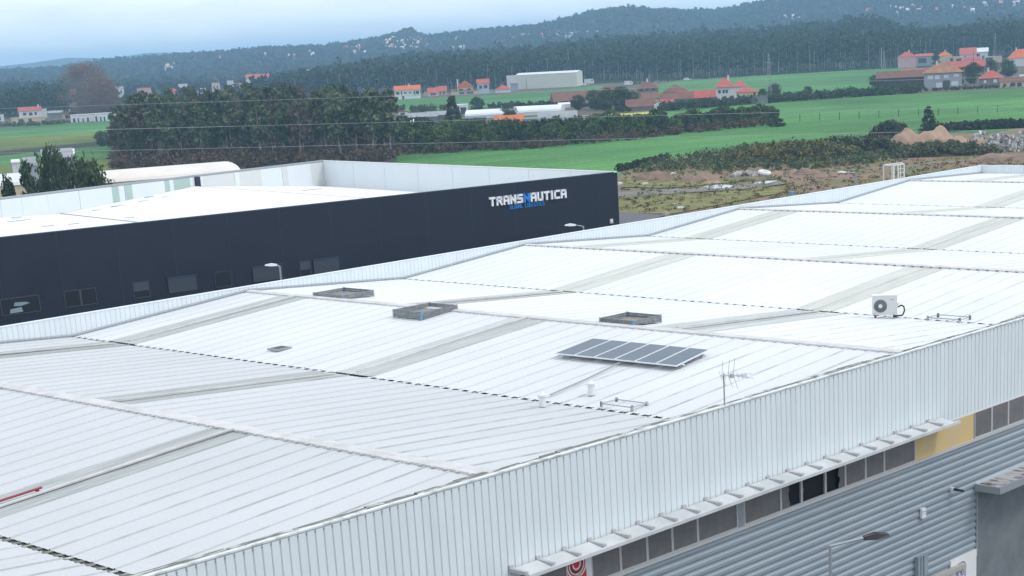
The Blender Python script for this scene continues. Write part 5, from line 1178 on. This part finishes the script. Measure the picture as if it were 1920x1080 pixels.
house(1270, 1345, 192, 184, 171, W_GR, T_RED, 'long low building with red tiles left of the white hipped house', 'gable', 8, [(.35, .45, .2, .8), (.6, .7, .2, .8)], name='farm_building', cat='farm building')
house(1343, 1376, 192, 164, 148, W_WH, T_RED, 'white two storey house with red hipped roof by the lane', 'hip', 11, [(.12, .27, .60, .82), (.38, .5, .60, .82), (.55, .68, .60, .82), (.45, .60, .12, .40)], chimney=.72, over=.6)
house(1376, 1400, 184, 163, 152, W_WH, T_RED, 'right wing of the white red hipped house', 'hip', 9, over=.5)
house(1381, 1421, 190, 173, 165, W_CR, T_RED, 'cream annexe with low red roof right of the white house', 'hip', 8, [(.3, .4, .2, .7), (.8, .9, .5, .9)])
house(1398, 1440, 196, 181, 180, W_GR, W_GR, 'grey garden wall before the cream annexe', 'flat', .6, name='garden_wall', cat='wall', flat_t=.1)
# right village
house(1645, 1735, 165, 146, 134, W_DK, T_BRN, 'long dark stone farm building with brown roof', 'gable', 9, [(.62, .66, .2, .5)], name='farm_building', cat='farm building')
house(1692, 1735, 150, 140, 130, W_GR, T_RED, 'brighter red roof rising behind the dark stone farm', 'gable', 7, name='barn', cat='barn')
house(1733, 1803, 166, 137, 120, W_GB, T_OCH, 'big blue-grey house with ochre hipped roof and white shutters', 'hip', 10, [(.10, .24, .62, .85), (.29, .42, .62, .85), (.52, .65, .68, .85), (.78, .92, .72, .88), (.32, .48, .10, .38), (.72, .90, .18, .42)], winm=W_WH, door=(.50, .68, .5), over=.7)
house(1800, 1822, 150, 137, 128, W_GB, T_BRN, 'lower wing right of the ochre hipped house', 'hip', 7)
house(1775, 1845, 138, 126, 115, W_DK, T_RED, 'long red tiled barn with dark open side', 'gable', 9, name='barn', cat='barn')
house(1838, 1858, 132, 120, 119, W_GR, W_GR, 'plain grey wall end of the long red barn', 'flat', 6, name='annexe', cat='building')
house(1684, 1717, 127, 107, 98, W_PK, T_RED, 'pink two storey house with flat pink-red roof', 'hip', 9, [(.45, .55, .68, .74)], over=.3)
house(1717, 1750, 124, 106, 102, W_GB, T_RED, 'veranda wing of the pink house with blue glazing', 'shed', 7, [(.15, .6, .3, .8)])
house(1758, 1784, 120, 105, 97, W_CR, T_OR, 'cream house with orange pyramid roof behind the cone tree', 'hip', 8)
house(1768, 1806, 122, 108, 106, W_CR, W_CR, 'low cream flat roofed house right of the orange pyramid roof', 'flat', 7, [(.35, .5, .2, .9), (.65, .9, .3, .8)])
house(1800, 1830, 116, 103, 91, W_WH, T_RED, 'white house with large sloping red roof', 'shed', 9, [(.2, .4, .3, .8)])
house(1822, 1852, 112, 98, 91, W_WH, W_WH, 'white house part with stepped flat roof', 'shed', 8, [(.3, .5, .4, .8), (.65, .8, .1, .5)])
house(1845, 1878, 118, 107, 105, W_CR, W_CR, 'cream wall with rounded end right of the stepped house', 'flat', 6, [(.1, .5, .1, .9)], name='annexe', cat='building')
house(1788, 1836, 120, 112, 107, W_WH, T_RED, 'small pink-red roof in front of the stepped house', 'gable', 5)
house(1836, 1880, 163, 147, 133, W_GR, T_RED, 'brown-red hipped cottage left of the tiled low shed', 'hip', 8, [(.2, .3, .5, .8), (.6, .75, .5, .85)], winm=W_WH)
house(1876, 1932, 164, 153, 146, W_CR, T_BRN, 'low cream shed with brown tiled roof at the right edge', 'gable', 6, [(.1, .2, .2, .7), (.35, .5, .2, .8), (.55, .7, .1, .8)], name='shed', cat='shed')
house(1890, 1945, 124, 109, 93, W_WH, T_OR, 'white house with wide orange-red roof at the right edge', 'hip', 9, chimney=.28)
house(1912, 1950, 150, 141, 140, W_WH, W_WH, 'small white shed above the low cream shed', 'arch', 4, name='shed', cat='shed')
house(1880, 1892, 127, 117, 116, mat('teal_shed_wall', (.12, .22, .22)), W_GB, 'teal shed beside the wide orange roof', 'flat', 5, name='shed', cat='shed')
e, w_, he, hr, s1 = house(1425, 1640, 184, 180.5, 180, W_DK, W_GR, 'long dark lane wall from the white house to the stone farm', 'flat', .5, name='lane_wall', cat='wall', flat_t=.08, rot=math.radians(20))
# left row
house(38, 78, 224, 208, 201, W_WH, T_RED, 'white house with pale pink roof at the far left', 'gable', 9, [(.18, .32, .5, .8), (.45, .6, .45, .8), (.7, .8, .5, .8)], chimney=.9)
house(77, 89, 222, 206, 203, W_WH, W_WH, 'narrow white end wing of the pink roofed house', 'flat', 8)
house(24, 84, 230, 221, 220, W_CR, W_CR, 'low pale outbuildings before the pink roofed house', 'flat', 4, [(.2, .35, .1, .8), (.5, .6, .1, .8)], name='outbuilding', cat='building')
house(-12, 8, 228, 217, 214, W_WH, W_WH, 'small white house cut by the left edge', 'flat', 7, [(.5, .7, .2, .8)])
house(92, 118, 222, 212, 209, W_GR, T_GRY, 'low grey sheds right of the pink roofed house', 'shed', 8, name='shed', cat='shed')
house(119, 152, 226, 213, 209, W_CR, T_BRN, 'cream bungalow left of the long white row', 'gable', 7, [(.15, .3, .3, .8)])
house(134, 176, 229, 216, 214, W_WH, W_WH, 'long low white building, left part with dark doors', 'flat', 6, [(.1, .2, 0, .6), (.3, .36, 0, .6), (.5, .56, 0, .5), (.7, .78, 0, .6)], name='white_row', cat='building')
house(178, 226, 227, 213, 211, W_WH, W_WH, 'long low white building, right part with dark doors', 'flat', 6, [(.05, .12, 0, .7), (.22, .28, 0, .6), (.36, .42, 0, .6), (.6, .9, 0, .4)], name='white_row', cat='building')
house(196, 220, 218, 211, 203, W_GR, T_BRN, 'brown hipped roof behind the white row', 'hip', 8)
house(224, 250, 220, 207, 199, W_WH, T_OR, 'white house with bright red-orange roof beside the wood', 'hip', 8)
house(0, 38, 214, 209, 208, W_GR, T_GRY, 'long grey roof behind the far left house', 'flat', 14, name='shed', cat='shed')
house(90, 112, 213, 209, 207, W_GR, T_GRY, 'grey shed roof behind the low grey sheds', 'flat', 12, name='shed', cat='shed')
# houses among the trees of the left middle ground
for k, (a0, a1, bs, ev, rg, wm_, rm_, kd, nm_, lb) in enumerate([
    (119, 142, 181, 173, 168, W_CR, T_OCH, 'gable', 'house', 'cream house left of the huge bare tree'), (258, 284, 176, 165, 158, W_PK, T_RED, 'flat', 'house', 'red-pink flat block above the wood'),
    (216, 232, 169, 163, 161, W_WH, W_WH, 'flat', 'house', 'white house right of the bare tree crown'), (314, 335, 180, 171, 165, W_PK, T_RED, 'hip', 'house', 'pink house peeping over the wood'),
    (335, 352, 164, 158, 155, W_WH, W_WH, 'flat', 'house', 'small white block left of the pale tower'), (376, 386, 172, 166, 164, W_WH, W_WH, 'flat', 'house', 'little white house above the wood canopy'),
    (398, 413, 170, 155, 149, W_CR, W_GR, 'flat', 'tower_block', 'pale tower block above the wood'), (426, 438, 158, 152, 150, W_WH, W_WH, 'flat', 'house', 'white cube house right of the pale tower'),
    (440, 452, 165, 158, 156, W_PK, T_OR, 'gable', 'house', 'low orange-pink house below the white cube'), (463, 506, 162, 145, 139, W_WH, T_RED, 'shed', 'manor', 'large white manor with pink roof above the wood'),
    (480, 505, 160, 153, 151, W_WH, W_WH, 'flat', 'annexe', 'white front wing of the large manor'), (546, 570, 197, 180, 172, W_WH, T_RED, 'gable', 'house', 'white house with red roof within the wood'),
    (555, 575, 202, 196, 192, W_WH, T_GRY, 'hip', 'house', 'white low house below the red roof in the wood'), (592, 602, 196, 190, 187, W_WH, T_GRY, 'flat', 'house', 'white gable glimpsed between the trees'),
    (612, 628, 196, 191, 186, W_CR, T_OR, 'hip', 'house', 'small orange-red roof between the trees'), (668, 697, 184, 176, 167, W_CR, T_BRN, 'hip', 'house', 'brown-grey hipped roof right of the wood'),
    (595, 603, 138, 133, 131, W_WH, W_WH, 'flat', 'house', 'white hut on the forest edge'), (570, 590, 137, 131, 129, W_WH, W_WH, 'flat', 'house', 'white building on the wooded slope'), (355, 372, 175, 170, 168, W_WH, T_GRY, 'flat', 'shed', 'white shed roofs left of the tower')]):
    dd = {'D': None}
    D_ = 1000 if bs > 185 else (1150 if bs > 170 else 1350)
    house(a0, a1, bs, ev, rg, wm_, rm_, lb, kd, 8, [(.2, .35, .4, .7), (.6, .75, .4, .7)], name=nm_, D=D_, cat={'shed': 'shed', 'annexe': 'building', 'tower_block': 'building', 'manor': 'house'}.get(nm_, 'house'))
# specks of the hill towns
rs = np.random.default_rng(77)
def town(n, box, label, group, size=(2.5, 6), mats=(W_WH, W_WH, W_CR, W_PK)):
    for _ in range(n):
        px_ = rs.uniform(box[0], box[1]); t = (px_-box[0])/max(1, box[1]-box[0]); py_ = rs.uniform(box[2]+(box[4] if len(box) > 4 else 0)*t, box[3]+(box[4] if len(box) > 4 else 0)*t)
        p = on_terrain(px_, py_); Dh = math.hypot(p[0], p[1]); w_ = rs.uniform(*size)*Dh/FOC; h_ = rs.uniform(2.6, 4.6)*Dh/FOC; d_ = rs.uniform(8, 14); b = MB()
        h_ = h_*.8+2.5
        b.box(-w_/2, w_/2, 0, d_, -6, h_); e = empty('town_house', (p[0], p[1], float(p[2])), facing(p), label, 'house', group)
        b.obj('wall', mats[rs.integers(len(mats))], e); b = MB()
        b.add([(-w_/2-.4, -.4, h_), (w_/2+.4, -.4, h_), (w_/2+.4, d_+.4, h_), (-w_/2-.4, d_+.4, h_), (-w_/2, d_/2, h_+2.4), (w_/2, d_/2, h_+2.4)], [(3, 2, 1, 0), (0, 1, 5, 4), (2, 3, 4, 5), (1, 2, 5), (3, 0, 4)]); b.obj('roof', [T_RED, W_CR, W_WH][rs.integers(3)], e)
town(80, (720, 800, 76, 98), 'tiny pale house in the hillside town below the crest pines', 'hillside town below the pines')
town(5, (835, 862, 72, 82), 'tiny white house on the slope right of the crest pines', 'small cluster right of the pines')
town(16, (640, 692, 90, 106), 'tiny white house on the slope left of the hillside town', 'cluster left of the hillside town')
town(10, (306, 332, 126, 134), 'tiny pale house high on the blue left hill', 'cluster on the left hill', (2, 4))
town(5, (395, 520, 103, 118), 'tiny white house dotted on the blue hill', 'houses dotted on the left hill', (2, 4))
town(5, (540, 600, 104, 112), 'tiny white house on the hill above the forest', 'houses above the forest', (2, 5))
town(6, (800, 900, 84, 98), 'tiny white house along the foot of the hill', 'houses along the foot of the hill', (2, 5))
town(12, (925, 1060, 73, 80, -8), 'tiny white building on the spur before the long factory', 'buildings on the spur', (3, 8), (W_WH,))
town(7, (1458, 1512, 36, 44, -6), 'tiny white building in the gap of the forest top', 'buildings in the forest gap', (4, 9), (W_WH,))
town(20, (1620, 1830, 18, 30, -4), 'tiny white house on the right hillside', 'houses on the right hillside', (3, 7), (W_WH, W_CR))
town(14, (1840, 1930, 6, 14), 'tiny white house at the top right hillside', 'houses at the top right', (4, 8), (W_WH,))
p = on_terrain(1090, 68); e = empty('long_factory', p, facing(p), 'long white factory roof on the hill spur', 'factory'); w_ = 60*math.hypot(p[0], p[1])/FOC
b = MB(); b.box(-w_/2, w_/2, 0, 30, -8, 5); b.obj('wall', W_WH, e); b = MB(); b.box(-w_/2-1, w_/2+1, -1, 31, 5, 6.5); b.obj('roof', W_WH, e)
# left near sheds and the big arched roof beyond the navy warehouse
house(165, 455, 352, 334, 317, W_CR, mat('cream_arched_sheet', (.72, .67, .62), .7, c2=(.66, .60, .54), scale=.3, coord='World'), 'long cream arched roof just behind the navy warehouse', 'arch', 13, name='arched_hall', cat='hall', D=240, rot=math.radians(12), over=.1)
house(-70, 50, 362, 350, 331, W_CR, W_WH, 'pale arched roof at the left edge below the trees', 'arch', 10, name='arched_hall', cat='hall', D=250)
house(48, 72, 335, 311, 296, W_GB, T_GRY, 'grey rounded shed behind the round green tree', 'arch', 9, name='grey_shed', cat='shed', D=330)
house(24, 38, 318, 305, 299, W_WH, W_WH, 'white tank left of the grey rounded shed', 'arch', 3, name='tank', cat='tank', D=330)
house(84, 137, 322, 296, 284, W_GB, T_GRY, 'grey shed with stepped dark roof edge between the near trees', 'shed', 10, name='grey_shed', cat='shed', D=335)
house(108, 137, 292, 290, 283, T_GRY, W_WH, 'pale roof plate above the stepped grey shed', 'shed', 6, name='roof_plate', cat='shed', D=345)

# ------------------------------------------------------------------ vehicles
def van(px, py, L_, h_, label, box=True, rot=0.0):
    p = G(px, py); e = empty('van' if box else 'car', p, facing(p)+rot, label, 'van' if box else 'car')
    b = MB()
    if box: b.prism([(-L_/2, .35), (L_/2, .35), (L_/2, h_*.50), (L_/2-.5, h_*.95), (L_/2-.8, h_), (-L_/2, h_)], -.9, .9)
    else: b.prism([(-L_/2, .3), (L_/2, .3), (L_/2, .75), (L_/2-1.0, .85), (L_/2-1.7, h_), (-L_/2+.9, h_), (-L_/2+.1, .9)], -.85, .85)
    b.obj('body', W_WH, e)
    b = MB(); b.box(L_/2-1.5, L_/2-.75, -.91, -.901, h_*.55, h_*.85); b.obj('window', W_WIN, e)
    for s in (-1, 1):
        for y_ in (-.85, .65):
            b = MB(); b.tube((s*L_*.3, y_, .35), (s*L_*.3, y_+.2, .35), .35, n=10); b.obj('wheel', M_BLACK, e)
van(1105, 158, 5.5, 2.9, 'white box van parked by the forest edge, left of the small van'); van(1098, 161, 4, 1.5, 'white car parked beside the box van', False); van(1179, 160, 4.4, 2.2, 'small white van parked beside the brown attic house'); van(1289, 151, 4.6, 1.5, 'white car at the top of the upper green field', False)

# ------------------------------------------------------------------ pylons and poles
def pole(px, base, top, label, r=.16, cat='utility pole', arm=True, lattice=False, m=None):
    p = on_terrain(px, base); D = math.hypot(p[0], p[1]); h = float(OD(px, top, D)[2]-p[2]); e = empty('lattice_pylon' if lattice else 'utility_pole', p, facing(p), label, cat)
    m = m or M_STEEL
    if lattice:
        b = MB(); hw = .8
        for sx in (-1, 1):
            for sy in (-1, 1): b.tube((sx*hw, sy*hw, 0), (sx*.15, sy*.15, h), .09, .07, 4)
        b.obj('leg', m, e); b = MB(); n_ = 12
        for q in range(n_):
            t0, t1 = q/n_, (q+1)/n_; w0, w1 = hw+(.15-hw)*t0, hw+(.15-hw)*t1
            b.tube((-w0, -w0, h*t0), (w1, -w1, h*t1), .05, n=3); b.tube((w0, -w0, h*t0), (-w1, -w1, h*t1), .05, n=3)
        b.obj('bracing', m, e)
    else: b = MB(); b.tube((0, 0, 0), (0, 0, h), r, r*.6, 6); b.obj('pole', m, e)
    if arm: b = MB(); b.box(-1.4, 1.4, -.08, .08, h*.80, h*.80+.18); b.obj('crossarm', m, e)
pole(1443, 186, 100, 'tall grey lattice pylon on the lane by the white house', lattice=True, cat='pylon'); pole(1460, 139, 117, 'short pale pole in the upper green field', .2, arm=False); pole(1574, 131, 117, 'thin pole at the forest edge', .15, arm=False)
pole(1653, 128, 89, 'thick pale pole left of the pink house', .32, arm=False); pole(1658, 129, 96, 'lattice pole next to the thick pale pole', lattice=True, arm=False, cat='pylon'); pole(1736, 120, 78, 'thin pole behind the veranda wing', .16, arm=False); pole(1866, 108, 62, 'far lattice pylon above the right village', .25, lattice=True, cat='pylon')
pole(1825, 156, 95, 'thin pole between the two hipped houses', .13, arm=False, m=M_BARKD); pole(865, 245, 203, 'white thick pole beside the portico building', .30, arm=False, m=W_WH); pole(1205, 158, 134, 'thin mast left above the brown attic house', .12, arm=False); pole(1218, 158, 134, 'thin mast right above the brown attic house', .14, arm=False)
# overhead wires between pylons that stand outside the picture
def wire(pa, pb, D, sag, label, r=.024, group='overhead power lines before the wood'):
    a_, c_ = OD(pa[0], pa[1], D), OD(pb[0], pb[1], D); b = MB(); n_ = 30; P = []
    for q in range(n_+1):
        t = q/n_; p = a_*(1-t)+c_*t; p[2] -= sag*4*t*(1-t); P.append(p)
    for q in range(n_): b.tube(P[q], P[q+1], r, n=4, cap=False)
    setp(b.obj('power_line', M_STEEL), label, 'power line', group)
wire((-200, 210), (2200, 134), 300, -.0, 'topmost overhead wire crossing in front of the wood'); wire((-200, 253), (2200, 192), 260, 0, 'middle overhead wire crossing in front of the wood'); wire((-200, 292), (2200, 236), 240, 0, 'lowest overhead wire crossing the foot of the wood')
wire((1180, 349), (2200, 262), 200, .3, 'thin wire above the brown waste ground', .02, None)

# ------------------------------------------------------------------ haze
b = MB(); b.box(-9600, 9600, -9600, 9600, -3, 118); hz_ = b.mesh('haze', bpy.data.materials.new('air')); hm = hz_.materials[0]; hm.use_nodes = True; t = hm.node_tree; t.nodes.clear()
o_ = t.nodes.new('ShaderNodeOutputMaterial'); v_ = t.nodes.new('ShaderNodeVolumePrincipled'); v_.inputs['Density'].default_value = 0.00022; v_.inputs['Color'].default_value = (.43, .715, 1, 1); v_.inputs['Anisotropy'].default_value = 0
t.links.new(v_.outputs[0], o_.inputs['Volume']); ho = link('haze', hz_); ho['kind'] = 'stuff'
